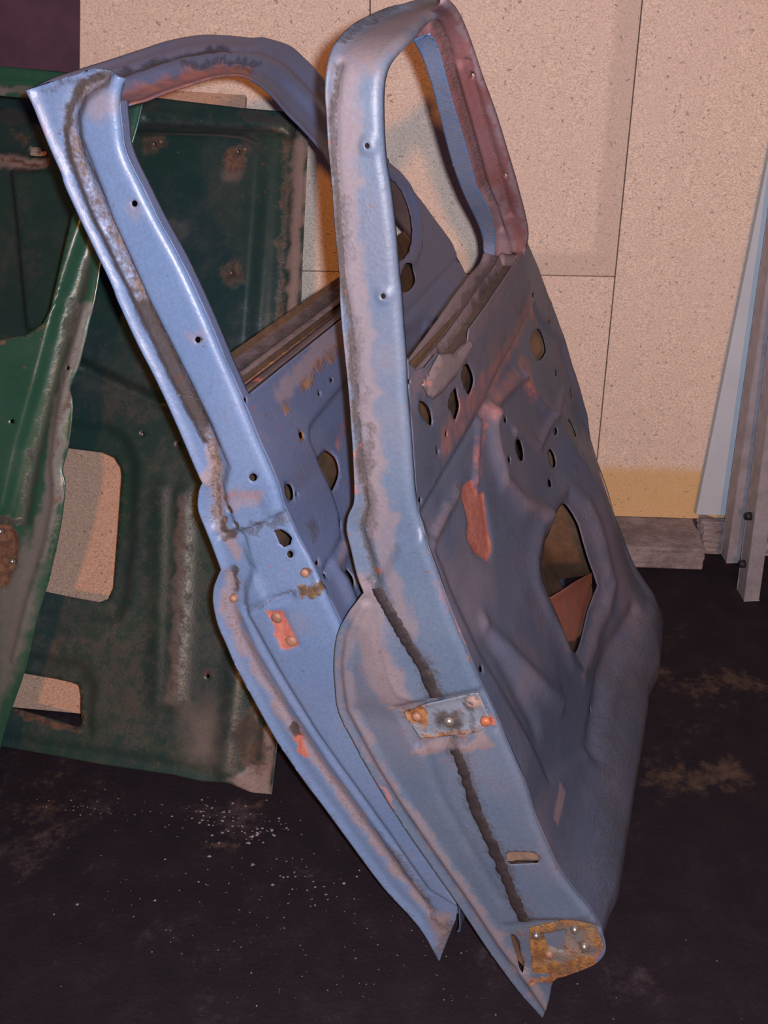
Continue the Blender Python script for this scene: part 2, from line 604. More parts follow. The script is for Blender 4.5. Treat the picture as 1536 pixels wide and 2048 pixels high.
def floor_mat():
    n = NT('dark_dirt_floor')
    a, b, c = n.noise(3.2, 6, .65), n.noise(14, 6, .7), n.noise(160, 4, .7)
    col = n.mix(n.ramp(b, .35, .7), (.0072, .0038, .0078, 1), (.0140, .0078, .0132, 1))
    at = n.node('ShaderNodeAttribute', attribute_name='wear')
    Rr, Gg, Bb = n.node('ShaderNodeSeparateColor', i_0=at.outputs['Color']).outputs
    nz = n.math('MULTIPLY', n.math('SUBTRACT', n.math('ADD', n.math('MULTIPLY', b, .6), n.math('MULTIPLY', n.noise(60, 5, .7), .6)), .6), 2.4)
    dust = n.ramp(n.math('ADD', Gg, nz), .25, 1.0)
    col = n.mix(n.math('MULTIPLY', dust, .75), col, (.060, .044, .050, 1))
    tan = n.ramp(n.math('ADD', Rr, nz), .30, 1.0)
    col = n.mix(n.math('MULTIPLY', tan, .75), col, (.095, .058, .036, 1))
    col = n.mix(n.math('MULTIPLY', n.ramp(c, .55, .75), .25), col, (.05, .04, .05, 1))
    return n.done(col, .8, n.bump(n.math('ADD', b, n.math('MULTIPLY', c, .5)), .5, .006), spec=.3)
M['floor'] = floor_mat()
M['wall'] = plain('dark_purple_wall', (.075, .032, .066, 1), .7, var=.3, scale=12, bump=.1)
def concrete():
    n = NT('rough_concrete')
    a, b = n.noise(9, 6, .7), n.noise(75, 5, .75)
    col = n.mix(n.ramp(a, .35, .65), (.19, .155, .165, 1), (.36, .31, .32, 1))
    col = n.mix(n.math('MULTIPLY', n.ramp(b, .55, .7), .6), col, (.08, .06, .065, 1))
    return n.done(col, .9, n.bump(n.math('ADD', a, b), .8, .008))
M['concrete'] = concrete()
M['white'] = plain('white_board', (.50, .58, .66, 1), .6, var=.08, scale=8, bump=.05)
M['crumb'] = plain('pale_crumbs', (.26, .22, .25, 1), .9)

# ------------------------------------------------------------ the setting
fp = Plane((0, 0, 0), (1, 0, 0), (0, 1, 0), (0, 0, 1))
FU = lambda q: fp.uv(q)
floor = sheet('floor', fp, [(-2.6, -1.2), (2.6, -1.2), (2.6, 2.7), (-2.6, 2.7)], [], M['floor'], None, res=.022, thick=0, dent=.0003,
              marks=[(0, 'poly', FU([(1310, 1350), (1500, 1340), (1536, 1370), (1420, 1395), (1330, 1385)]), .75, .05, .06), (0, 'poly', FU([(1290, 1540), (1480, 1520), (1500, 1570), (1330, 1600)]), .8, .05, .06),
                     (0, 'poly', FU([(400, 1685), (470, 1683), (475, 1697), (420, 1697)]), .9, .01, .01), (0, 'poly', FU([(470, 1598), (535, 1600), (520, 1620), (470, 1615)]), .8, .02, .02),
                     (0, 'poly', FU([(60, 1540), (240, 1560), (120, 1700), (0, 1720), (-60, 1600)]), .45, .10, .08), (1, 'poly', FU([(-50, 1660), (120, 1650), (150, 1730), (-50, 1740)]), .55, .06, .05),
                     (1, 'poly', FU([(360, 1610), (500, 1615), (540, 1680), (420, 1670)]), .65, .04, .04), (1, 'poly', FU([(160, 1600), (240, 1600), (230, 1630), (160, 1625)]), .6, .03, .03),
                     (1, 'poly', FU([(560, 1740), (680, 1730), (690, 1770), (590, 1800)]), .45, .04, .04), (1, 'poly', FU([(940, 1880), (1000, 1885), (980, 1930), (940, 1920)]), .55, .03, .03),
                     (1, 'poly', FU([(1210, 1950), (1300, 1930), (1310, 2000), (1230, 2010)]), .55, .04, .03), (1, 'poly', FU([(1310, 1440), (1480, 1430), (1480, 1480), (1320, 1490)]), .4, .06, .05)],
              base_wear=[(1, .22, 3), (0, .12, 2)], rim=0)
tag(floor, kind='structure')
yaw = math.radians(4)
WE = np.array([math.cos(yaw), -math.sin(yaw), 0])
WN = np.array([-math.sin(yaw), -math.cos(yaw), 0])      # out of the wall, towards the camera
WO = np.array([.75, 2.39, 0])
wallp = Plane(WO, WE, Z3, WN)
wb = slab('wall_back', wallp, [(-3.6, -.05), (2.6, -.05), (2.6, 2.6), (-3.6, 2.6)], .12, M['wall'], bevel=0, h0=-.022)
tag(wb, kind='structure')

def u_of(x, y):
    return wallp.uv([(x, y)])[0]
su = wallp.uv([(1285, 0), (1195, 910)])
u740 = u_of(740, 5)[0]
u160 = u_of(160, 60)[0]
vseam = u_of(1150, 552)[1]
def wboard(u0, u1, v0, v1, label, mat, skew=0.0, skew1=0.0, h0=0.0):
    pts = [(u0 - skew, v0), (u1 - skew1, v0), (u1 + skew1, v1), (u0 + skew, v1)]
    o = slab('particle_board', wallp, pts, .018, mat, h0=h0, bevel=.0015)
    return tag(o, label, 'board', 'particle boards lining the back wall')
def seam_u(v):
    return su[1][0] + (su[0][0] - su[1][0]) * (v - su[1][1]) / (su[0][1] - su[1][1])
VT, VB = 2.3, .062
def board_poly(pts, label, mat, h0=0.0):
    o = slab('particle_board', wallp, pts, .018, mat, h0=h0, bevel=.0015)
    tag(o, label, 'board', 'particle boards lining the back wall')
    return o
g = .0012
ua, ub_ = wallp.uv([(160, 0), (159, 137)])
ul = lambda v: ua[0] + (ub_[0] - ua[0]) * (v - ua[1]) / (ub_[1] - ua[1])
board_poly([(ul(vseam), vseam + g), (u740 - g, vseam + g), (u740 - g, VT), (ul(VT), VT)],
           'tan particle board on the wall above the two green doors, beside the dark purple wall', M['board'])
sx_ = [(WO + WE * seam_u(v_))[0] for v_ in (0.0, 1.0)]
band_ = (sx_[0], sx_[1] - sx_[0], vseam)
board_poly([(u740 + g, vseam + g), (seam_u(vseam) - g, vseam + g), (seam_u(VT) - g, VT), (u740 + g, VT)],
           'tan particle board seen through the window opening of the front blue door',
           board_mat('particle_board_rubbed', OSB, band=band_))
board_poly([(u160, VB), (seam_u(VB) - g, VB), (seam_u(vseam) - g, vseam - g), (u160, vseam - g)],
           'lower particle board below the horizontal seam, mostly hidden behind the front blue door', M['board'])
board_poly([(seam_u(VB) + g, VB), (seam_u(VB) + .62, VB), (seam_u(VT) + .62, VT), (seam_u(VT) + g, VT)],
           'tall particle board with a yellow foot standing on the concrete kerb', M['board_yellow_foot'])

# concrete kerb blocks at the foot of the wall
def rough_block(name, u0, u1, depth, height, label, seed, jag, back=-.015):
    nx, ny, nz = 28, 12, 9
    V, idx = [], {}
    def vid(i, j, k):
        key = (i, j, k)
        if key not in idx:
            q = np.array([i / nx, j / ny, k / nz])
            p = WO + WE * (u0 + (u1 - u0) * q[0]) + WN * (back + depth * q[1]) + Z3 * height * q[2]
            o_ = np.array([[q[0] * 3 + seed, q[1] + q[2] * 1.3]])
            if k:
                p = p + (WN * (fbm(o_, 4)[0] - .5) * (1 if j == ny else 0) + Z3 * (fbm(o_ + 5, 4)[0] - .5) * (1 if k == nz else 0)
                         + WE * (fbm(o_ + 9, 4)[0] - .5) * (1 if i in (0, nx) else 0)) * jag
            idx[key] = len(V)
            V.append(p)
        return idx[key]
    Fc = []
    for i in range(nx):
        for j in range(ny):
            Fc.append([vid(i, j, nz), vid(i + 1, j, nz), vid(i + 1, j + 1, nz), vid(i, j + 1, nz)])
            Fc.append([vid(i, j, 0), vid(i, j + 1, 0), vid(i + 1, j + 1, 0), vid(i + 1, j, 0)])
    for i in range(nx):
        for k in range(nz):
            Fc.append([vid(i, ny, k), vid(i, ny, k + 1), vid(i + 1, ny, k + 1), vid(i + 1, ny, k)])
            Fc.append([vid(i, 0, k), vid(i + 1, 0, k), vid(i + 1, 0, k + 1), vid(i, 0, k + 1)])
    for j in range(ny):
        for k in range(nz):
            Fc.append([vid(0, j, k), vid(0, j, k + 1), vid(0, j + 1, k + 1), vid(0, j + 1, k)])
            Fc.append([vid(nx, j, k), vid(nx, j + 1, k), vid(nx, j + 1, k + 1), vid(nx, j, k + 1)])
    o = link_mesh(name, V, Fc, M['concrete'], smooth=False)
    m = o.modifiers.new('bevel', 'BEVEL')
    m.width = .006
    m.segments = 2
    m.limit_method = 'ANGLE'
    return tag(o, label, 'kerb block')
kd = .165
kp = Plane(WO + WN * kd, WE, Z3, WN)
ku = kp.uv([(1412, 1100)])[0][0]
rough_block('concrete_block', ku - 1.0, ku, kd + .015, .060, 'grey concrete kerb block under the yellow-footed particle board', 3, .008)
kb = rough_block('concrete_block', ku + .012, ku + .62, .075, .075, 'broken concrete block with dark stains behind the ladder feet', 11, .03, back=.004)

# white board leaning at the right
wp = Plane(WO + WN * .045, WE, Z3, WN)
wl = wp.uv([(1400, 990), (1536, 320)])
sl = (wl[1] - wl[0]) / (wl[1][1] - wl[0][1])
wbot = .098
a0 = wl[0] + sl * (wbot - wl[0][1])
a1 = wl[0] + sl * (2.0 - wl[0][1])
o = slab('white_board', wp, [a0, a0 + [.7, 0], a1 + [.7, 0], a1], .02, M['white'], bevel=.001)
tag(o, 'pale blue-white board standing against the wall behind the ladder', 'board')

# ------------------------------------------------------------ blue doors: shared frame
AX = math.radians(18.5)
D1 = np.array([math.sin(AX), math.cos(AX), 0])          # along the door, from the near edge to the wall
NP = np.array([-math.cos(AX), math.sin(AX), 0])         # across the door, towards its outer skin

def on_floor(x, y):
    return on_plane(x, y, (0, 0, 0), Z3)

def bolt(surf, px, r, mat, parent, axis, name='bolt', h=.004, hex_=False, lift=.0):
    u = surf.uv([px])
    q = surf.xyz(u[:, 0], u[:, 1], np.array([lift]))[0]
    if hex_:
        return lathe(name, q, axis, [(r, -.004), (r, h * .7), (r * .85, h), (r * .3, h * 1.05)], mat, parent, n=6)
    return lathe(name, q, axis, [(r * 1.1, -.004), (r * 1.1, h * .3), (r, h * .55), (r * .8, h * .85), (r * .45, h), (r * .1, h * 1.03)], mat, parent, n=18)

# ============================================================ front blue door
T1 = on_floor(1085, 2030)
door = thing('car_door', T1, 'front greyish blue car door standing nearest the camera, with two hinge plates on its edge', 'door')
path1 = [(0, -.03), (0, .3), (0, .7), (0, 1.1), (0, 1.215), (.003, 1.255), (.013, 1.279), (.038, 1.295), (.08, 1.306), (.13, 1.315), (.19, 1.322), (.30, 1.326)]
jamb = Prism(T1, NP, D1, Z3, path1, sign=-1, n=8)
JL = [(893, 3), (873, 2), (840, 7), (808, 17), (776, 24), (730, 45), (698, 67), (672, 96), (659, 132), (654, 182), (657, 228), (660, 293), (667, 374), (673, 456), (681, 553),
      (686, 635), (693, 704), (700, 772), (705, 841), (710, 909), (712, 977), (710, 1005), (700, 1027), (696, 1056), (705, 1097), (717, 1148), (730, 1182)]
JL2 = [(727, 1185), (712, 1204), (697, 1225), (678, 1264), (671, 1323), (673, 1367), (680, 1420), (712, 1484), (741, 1537), (785, 1610), (844, 1698), (912, 1795), (980, 1898), (1038, 1976), (1087, 2030)]
JB = [(1087, 2030), (1098, 2000), (1107, 1962), (1136, 1951), (1185, 1932), (1207, 1912), (1211, 1890), (1203, 1859)]
JR = [(1203, 1859), (1182, 1820), (1150, 1781), (1116, 1732), (1077, 1644), (1048, 1557), (1014, 1479), (980, 1401), (956, 1352), (926, 1279), (902, 1221), (878, 1147), (859, 1097),
      (845, 1056), (831, 1012), (824, 943), (818, 858), (812, 789), (809, 721), (804, 653), (799, 584), (795, 553), (787, 456), (777, 374), (769, 326), (764, 260), (763, 195),
      (766, 156), (776, 120), (795, 91), (828, 59), (854, 29), (882, 14)]
jl, jl2, jb, jr = (jamb.uv(cr(q, 3)) for q in (JL, JL2, JB, JR))
jout = np.vstack([jl, jl2, jb, jr])
# the inner side starts from that edge: its profile (p, z) is the edge's own
jz = jamb.ab(jr[:, 1])[:, 1]
I1 = [(-.038, .150), (-.060, .165), (-.068, .185)] + [(a_, b_) for a_, b_ in zip(jr[:, 0], jz) if b_ < 1.225] + [(.247, 1.27), (.238, 1.33)]
inner = Prism(T1, D1, NP, Z3, I1, sign=-1, smooth=False)
RC = .0094
seal_a = [(757, 1170), (768, 1192), (780, 1211), (803, 1253), (825, 1290), (848, 1324), (864, 1364), (874, 1388)]
seal_b = [(912, 1492), (925, 1520), (945, 1580), (965, 1640), (990, 1690), (1010, 1740), (1035, 1800), (1052, 1834)]
lip_dark = [(680, 130), (667, 228), (670, 325), (680, 456), (686, 553), (697, 640), (705, 704), (710, 789), (715, 875), (725, 960), (732, 1012), (722, 1060), (738, 1110), (752, 1160)]
U = lambda q: jamb.uv(q)
plate1 = [(790, 1411), (867, 1393), (967, 1374), (991, 1453), (930, 1482), (830, 1496)]
plate2 = [(1058, 1858), (1180, 1829), (1207, 1893), (1188, 1926), (1136, 1947), (1066, 1958)]
raise_r = seal_a + [(880, 1395), (912, 1490)] + seal_b[1:] + [(1120, 1835), (1235, 1855)] + [(x + 30, y - 8) for x, y in JR[1:14]] + [(800, 1090), (770, 1150)]
lipband = [(x + dx, y + dy) for (x, y), dx, dy in zip(JL2[1:], [18, 20, 22, 22, 22, 22, 22, 22, 22, 22, 22, 22, 22, 10], [6, 6, 4, 0, -2, -4, -8, -8, -10, -12, -12, -12, -12, -12])]
jholes = [U(ell(736, 291, 5, 6)), U(ell(768, 591, 5, 6)), U([(1014, 1703), (1022, 1696), (1070, 1698), (1079, 1704), (1082, 1711), (1077, 1719), (1024, 1722), (1015, 1716)]),
          U([(1020, 1872), (1030, 1876), (1038, 1890), (1040, 1908), (1048, 1930), (1047, 1942), (1040, 1935), (1033, 1912), (1026, 1896)])]
worn_strip = [(700, 130), (690, 200), (690, 330), (700, 460), (708, 560), (722, 700), (735, 860), (745, 990), (748, 1060)]
sheet('door_edge', jamb, jout, jholes, M['blue_old'], door, res=.0036, thick=.0016, round_to=[jr], rr=.011,
      feats=[('ridge', np.vstack([jl, jl2]), .005, .0065), ('ridge', U(lip_dark), -.006, .004),
             ('poly', U(raise_r), .007, .008), ('ridge', U(lipband), .006, .006),
             ('poly', U(plate1), -.006, .006), ('poly', U([(1005, 1850)] + plate2[1:5] + [(1030, 1940)]), -.003, .006),
             ('ridge', U([(760, 1215), (770, 1290), (782, 1350), (800, 1385), (845, 1402)]), .0012, .003),
             ('ridge', U([(850, 1500), (880, 1590), (930, 1680), (1000, 1800)]), -.002, .008),
             ('poly', U([(716, 1240), (760, 1225), (800, 1330), (850, 1400), (790, 1420), (720, 1400), (700, 1320)]), .008, .03),
             ('dome', U([(736, 291)])[0], .003, .010), ('dome', U([(768, 591)])[0], .003, .010)],
      marks=[(2, 'line', U(lip_dark), .8, .005, .003), (2, 'line', U([(735, 860), (732, 1000), (742, 1097), (756, 1158)]), .55, .010),
             (3, 'line', U(worn_strip), .72, .020), (3, 'line', U([(720, 1180), (740, 1250), (760, 1330), (800, 1400)]), .75, .028),
             (3, 'line', U(lipband), .6, .010), (3, 'line', U([(780, 1040), (770, 1100), (790, 1180), (830, 1260)]), .6, .014),
             (3, 'poly', U([(800, 25), (890, 0), (880, 20), (800, 95), (770, 150), (690, 150), (670, 130), (720, 70)]), .85, .02),
             (3, 'line', U([(960, 1460), (975, 1480), (920, 1490), (830, 1500)]), .9, .010),
             (2, 'line', U([(790, 20), (730, 52), (690, 85)]), .6, .008),
             (2, 'line', U([(700, 400), (706, 460), (708, 520)]), .42, .007), (2, 'line', U([(716, 640), (722, 720), (726, 800)]), .35, .007),
             (0, 'poly', U(plate1), .35, .01), (0, 'line', U([(800, 1425), (845, 1475), (920, 1465)]), .55, .008),
             (0, 'poly', U([(1005, 1862), (1065, 1850), (1062, 1960), (1030, 1950)]), .35, .012),
             (0, 'line', U([(1058, 1962), (1130, 1953), (1200, 1925)]), .7, .008),
             (0, 'line', U([(940, 1315), (955, 1345), (965, 1370)]), .6, .004),
             (1, 'line', U([(865, 1150), (885, 1190), (900, 1225)]), .42, .004), (1, 'spot', U([(752, 1143)])[0], .9, .008),
             (1, 'line', U([(712, 1484), (741, 1537), (785, 1610)]), .55, .005), (1, 'spot', U([(975, 1437)])[0], .9, .012),
             (1, 'line', U([(710, 900), (712, 980)]), .6, .004), (1, 'line', U([(860, 1100), (890, 1180), (930, 1280)]), .4, .003),
             (2, 'line', U(seal_b), .5, .018), (2, 'line', U(seal_a), .5, .016),
             (3, 'spot', U([(1180, 1900)])[0], .3, .03), (2, 'spot', U([(1052, 1836)])[0], .9, .012)],
      base_wear=[(3, .42, 7), (2, .18, 14)])
nj = -D1
s1 = strip('seal_strip', jamb, U(cr(seal_a, 4)), .0180, M['seal'], door, h=.0050, seed=1, base=.0035)
s2 = strip('seal_strip', jamb, U(cr(seal_b, 4)), .0170, M['seal'], door, h=.0050, rough=.6, seed=5, base=.0035)
pl1 = [(809, 1424), (858, 1404), (958, 1383), (984, 1443), (958, 1461), (843, 1474)]
hp = sheet('hinge_plate', jamb, U(pl1), [U(ell(943, 1403, 5, 2.5, 30))], M['worn_plate'], door, res=.003, thick=.003, h0=.0038,
           feats=[('poly', U([(815, 1422), (950, 1388), (975, 1443), (848, 1468)]), -.002, .004), ('dome', U([(836, 1428)])[0], .002, .010), ('dome', U([(900, 1439)])[0], .002, .012), ('dome', U([(943, 1404)])[0], .004, .010)],
           marks=[(0, 'spot', U([(830, 1428)])[0], 1.0, .026), (2, 'spot', U([(900, 1439)])[0], .95, .022), (2, 'line', U([(940, 1385), (930, 1400), (955, 1455)]), .6, .006),
                  (0, 'line', U([(850, 1470), (960, 1455)]), .6, .006), (1, 'spot', U([(975, 1437)])[0], .9, .010), (3, 'spot', U([(945, 1403)])[0], .9, .012)], base_wear=[(2, .3, 20), (0, .25, 20)])
bolt(jamb, (836, 1428), .0062, M['rust_bolt'], hp, nj, h=.006, lift=.004)
bolt(jamb, (900, 1439), .0062, M['bolt'], hp, nj, h=.006, lift=.004)
bolt(jamb, (973, 1438), .0062, M['primer'], hp, nj, h=.006, lift=.004)
hp2 = sheet('hinge_plate', jamb, U(plate2), [], M['rust_plate2'], door, res=.003, thick=.003,
            feats=[('poly', U(plate2), -.0005, .0005), ('dome', U([(1099, 1907)])[0], .002, .012), ('poly', U([(1085, 1870), (1130, 1862), (1128, 1905), (1095, 1895)]), -.004, .004)],
            marks=[(0, 'poly', U(plate2), .42, .01), (0, 'line', U([(1070, 1870), (1075, 1950), (1180, 1925)]), .8, .02), (0, 'line', U([(1100, 1855), (1190, 1845), (1200, 1890)]), .7, .014), (2, 'line', U([(1075, 1872), (1100, 1885), (1110, 1895)]), .75, .008), (2, 'spot', U([(1165, 1893)])[0], .7, .012),
                   (1, 'line', U([(1185, 1925), (1205, 1905)]), .9, .010), (3, 'spot', U([(1130, 1895)])[0], .8, .025)], base_wear=[(0, .5, 25)])
for q in ((1073, 1868), (1150, 1856), (1169, 1890)):
    bolt(jamb, q, .0058, M['bolt'], hp2, nj, h=.008)
sheet('slot_backing', jamb, U([(1000, 1690), (1095, 1690), (1095, 1730), (1000, 1730)]), [], M['tan_fill'], door, res=.005, h0=-.007)
bolt(jamb, (1099, 1907), .0058, M['rust_bolt'], hp2, nj, h=.006)

# inner panel of the front door
UI = lambda q: inner.uv(q)
latch_px = [(1055, 485), (1077, 535), (1104, 605), (1128, 670), (1151, 748), (1174, 826), (1194, 912), (1221, 990), (1249, 1051), (1280, 1114), (1313, 1192), (1324, 1228)]
lat = UI(latch_px)
vb, vt = 0.006, None
near = UI([(809, 722)])[0]
vbelt = near[1]
belt_px = [(1052, 492), (1030, 526), (985, 593), (937, 658), (934, 684), (921, 693), (906, 709), (872, 708), (850, 735), (833, 740), (820, 728)]
belt_uv = UI(belt_px)
lat_s = np.array(lat)
bot_s = .84
low = [(bot_s + .006, .25), (bot_s - .002, .17), (bot_s - .012, .10), (bot_s - .035, .04), (bot_s - .09, vb)]
lat_s = np.array([q for q in lat_s if q[1] > .30])
near_v = np.linspace(vbelt, vb, 40)
iout = np.vstack([np.stack([RC - .0095 * sstep((.82 - inner.ab(near_v)[:, 1]) / .06), near_v], 1), [(bot_s * f, vb) for f in (.25, .5, .75)], low[::-1], lat_s[::-1], belt_uv])
big_hole = [(1133, 1006), (1149, 1030), (1174, 1106), (1192, 1162), (1194, 1180), (1182, 1245), (1167, 1300), (1153, 1292), (1124, 1220), (1099, 1157), (1095, 1123), (1102, 1080), (1118, 1030)]
ih = [[(839, 803), (850, 805), (860, 818), (865, 840), (862, 851), (852, 844), (840, 825)],
      [(911, 776), (917, 795), (920, 815), (911, 840), (903, 824), (897, 805)],
      [(934, 727), (945, 745), (948, 766), (938, 789), (927, 766), (924, 746)],
      [(1081, 656), (1091, 668), (1098, 700), (1083, 720), (1070, 697), (1069, 674)],
      ell(1047, 899, 7, 22, -10), ell(1110, 915, 5, 19, -12), ell(1145, 856, 6, 19, -14), big_hole,
      [(1192, 935), (1208, 958), (1226, 1020), (1222, 1058), (1204, 998)],
      ell(817, 763, 3, 5), ell(840, 1000, 2.5, 5), ell(877, 903, 2.5, 4), ell(893, 868, 2, 4), ell(962, 1338, 3, 6), ell(1019, 838, 2.5, 6), ell(1026, 918, 2.5, 6),
      ell(1113, 862, 2.5, 7), ell(1106, 965, 3, 8), ell(1066, 590, 2, 5), ell(1118, 745, 2.5, 6), ell(1098, 640, 2, 8), ell(1195, 1415, 3, 6), ell(1148, 787, 3, 9)]
ihuv = [UI(crc(h)) if len(h) < 16 else UI(h) for h in ih]
primer_patch = [(934, 969), (952, 958), (964, 985), (975, 985), (981, 1008), (989, 1055), (993, 1094), (987, 1120), (960, 1106), (944, 1075), (946, 1044), (932, 989)]
bezel = [(1133, 968), (1160, 1010), (1190, 1100), (1208, 1170), (1208, 1220), (1192, 1290), (1172, 1345), (1150, 1320), (1110, 1230), (1082, 1165), (1078, 1115), (1090, 1050)]
sheet('inner_panel', inner, iout, ihuv, M['blue_inner'], door, res=.0055, thick=.0014,
      feats=[('ridge', UI([(846, 1030), (900, 935), (960, 840), (1010, 730), (1069, 612)]), -.004, .004),
             ('poly', UI([(846, 1030), (900, 935), (1069, 612), (1130, 690), (1180, 850), (1230, 1020), (1290, 1200), (1180, 1500), (1100, 1560), (960, 1300)]), -.006, .012),
             ('ridge', UI([(870, 1085), (895, 1030), (920, 985)]), .006, .008),
             ('poly', UI(bezel), -.005, .030), ('ridge', UI(bezel + bezel[:1]), .008, .018),
             ('ridge', UI([(985, 825), (995, 900), (1010, 960), (1050, 1005), (1095, 1030)]), .014, .020),
             ('ridge', UI([(1050, 750), (1010, 790), (985, 830)]), .008, .010), ('ridge', UI([(1050, 750), (1090, 810), (1115, 830), (1130, 780)]), .008, .010),
             ('ridge', UI([(1035, 860), (1060, 870), (1085, 888), (1110, 830)]), .007, .008),
             ('ridge', UI([(965, 840), (960, 900), (958, 960)]), .006, .007),
             ('poly', UI(primer_patch), -.004, .006),
             ('ridge', UI([(978, 1250), (1010, 1290), (1060, 1340), (1100, 1380), (1125, 1400)]), .010, .016),
             ('ridge', UI([(985, 1270), (1040, 1370), (1080, 1450)]), -.006, .020),
             ('poly', np.array([(.60, .02), (.79, .06), (.80, .42), (.70, .52), (.60, .40)]), .030, .10),
             ('ridge', UI([(1190, 1500), (1210, 1350), (1250, 1230)]), -.010, .018),
             ('ridge', UI([(815, 800), (850, 860), (880, 900)]), -.002, .006), ('ridge', np.array([(.10, .05), (.30, .06), (.50, .06)]), .013, .055)],
      marks=[(1, 'poly', UI(primer_patch), 1.0, .004, .004), (1, 'line', UI([(960, 955), (965, 890), (975, 835), (1000, 790), (1040, 755)]), .46, .020),
             (1, 'line', UI([(890, 880), (950, 800), (1010, 720), (1060, 620)]), .50, .035), (1, 'spot', UI([(1060, 755)])[0], .55, .06), (1, 'spot', UI([(990, 720)])[0], .40, .06), (3, 'line', UI([(990, 850), (996, 900), (1010, 960), (1050, 1003), (1090, 1025)]), .62, .022), (3, 'line', UI([(1035, 860), (1060, 872), (1085, 890), (1112, 828), (1128, 780)]), .55, .012), (3, 'line', UI([(872, 1085), (897, 1030), (922, 985)]), .6, .012), (3, 'line', UI([(1160, 1010), (1192, 1100), (1210, 1170), (1208, 1230), (1180, 1330)]), .5, .012), (3, 'line', UI([(1130, 980), (1095, 1060), (1085, 1120), (1100, 1200), (1140, 1300)]), .45, .012), (3, 'line', UI([(880, 780), (960, 720), (1050, 600)]), .5, .05), (1, 'line', UI([(1066, 610), (1080, 650)]), .6, .010),  # pale lines along the ridges paint their highlights into the colour
             (3, 'line', UI([(830, 770), (900, 740), (950, 660), (1040, 520)]), .85, .022), (3, 'line', UI([(980, 820), (1050, 750), (1110, 830)]), .35, .012),
             (3, 'line', UI([(1170, 1350), (1205, 1200), (1195, 1130)]), .5, .010), (3, 'poly', np.array([(.60, .12), (.72, .12), (.74, .42), (.64, .42)]), .6, .05),
             (3, 'poly', UI([(1120, 1562), (1132, 1586), (1116, 1652), (1107, 1638)]), 1.0, .003, .002),
             (2, 'poly', np.array([(.0, -.01), (.80, -.01), (.80, .16), (.3, .20), (.05, .12)]), .5, .06), (0, 'poly', np.array([(.2, -.01), (.75, -.01), (.75, .10), (.3, .10)]), .30, .05),
             (2, 'line', UI([(975, 1015), (995, 1105), (1010, 1180)]), .25, .012),
             (1, 'line', UI([(905, 1225), (935, 1300), (950, 1340)]), .4, .003)],
      base_wear=[(3, .55, 6), (2, .30, 9), (1, .16, 8)], rim=.25)
br = inner.uv([(1085, 1215), (1130, 1190), (1215, 1140), (1230, 1230), (1190, 1275), (1120, 1290)])
sheet('inner_bracket', inner, br, [], M['primer_worn'], door, res=.006, h0=-.035, feats=[('ridge', br[[0, 2]], .006, .012)], base_wear=[(3, .5, 12), (2, .4, 16)])
# belt: outer rail, slot and torn inner lip
BO = [(806, 742), (815, 728), (850, 678), (880, 635), (905, 600), (937, 556), (958, 533), (968, 510)]
BI = [(812, 790), (845, 765), (872, 745), (905, 715), (938, 668), (985, 594), (1012, 552), (1040, 508)]
bo3 = np.array([on_plane(x, y, T1 + NP * .282, NP) for x, y in BO])
bi_ = UI(BI)
bi3 = inner.xyz(bi_[:, 0], bi_[:, 1], np.full(len(BI), -.006))
bo3[:, :] += D1 * 0
bl = Loft(cr(bo3, 6), cr(bi3, 6), .075)
BT, BW = float(bl.t[-1]), .075
bk_ = lambda k: float(np.interp(k * 6, np.arange(len(bl.t)), bl.t))
bline = lambda ks, v_: np.array([(bk_(k), v_ * BW) for k in ks])
KB = np.linspace(0, 7, 24)
slotp = np.vstack([bline([2.6, 3.2, 4, 5, 6, 6.8], .60), bline([6.8, 6, 5, 4, 3, 2.6], 1.15)])
sheet('window_rail', bl, [(0, 0), (BT, 0), (BT, BW), (0, BW)], [], M['brown_rail'], door, res=.004,
      feats=[('poly', slotp, -.022, .006), ('ridge', bline(KB, .02), .004, .006), ('ridge', bline(KB, .40), -.004, .008), ('ridge', bline(KB, .56), .003, .006)],
      marks=[(3, 'line', bline(KB, .10), .75, .012), (2, 'line', bline(KB[6:], .40), .35, .012, .003), (2, 'poly', slotp, .85, .008, .002), (0, 'poly', np.vstack([bline([2.6, 3.2, 4.2], .60), bline([4.2, 3, 2.6], 1.15)]), .6, .01),
             (3, 'line', bline(KB, .54), .6, .006), (3, 'line', bline([0, 1, 2], .6), .8, .02)],
      base_wear=[(3, .4, 9), (2, .2, 12)], rim=.3)
sl_rows = []
for f_, h_ in ((.56, -.004), (.60, -.012), (.85, -.013), (1.02, -.012)):
    q_ = bline(np.linspace(2.2, 6.85, 30), f_)
    sl_rows.append(bl.xyz(q_[:, 0], q_[:, 1], np.full(30, h_)))
loft('glass_slot', sl_rows, M['slot_dirt'], door, thick=0)
flap = UI([(836, 770), (848, 790), (858, 799), (874, 786), (905, 752), (940, 690), (932, 680), (905, 705), (870, 708)])
sheet('torn_lip', inner, flap, [], M['brown_rail'], door, res=.004, thick=.002,
      feats=[('poly', flap, .010, .012)], marks=[(3, 'poly', flap, 1.0, .004), (1, 'line', UI([(838, 771), (850, 769)]), .6, .004)], base_wear=[(3, .6, 9)])
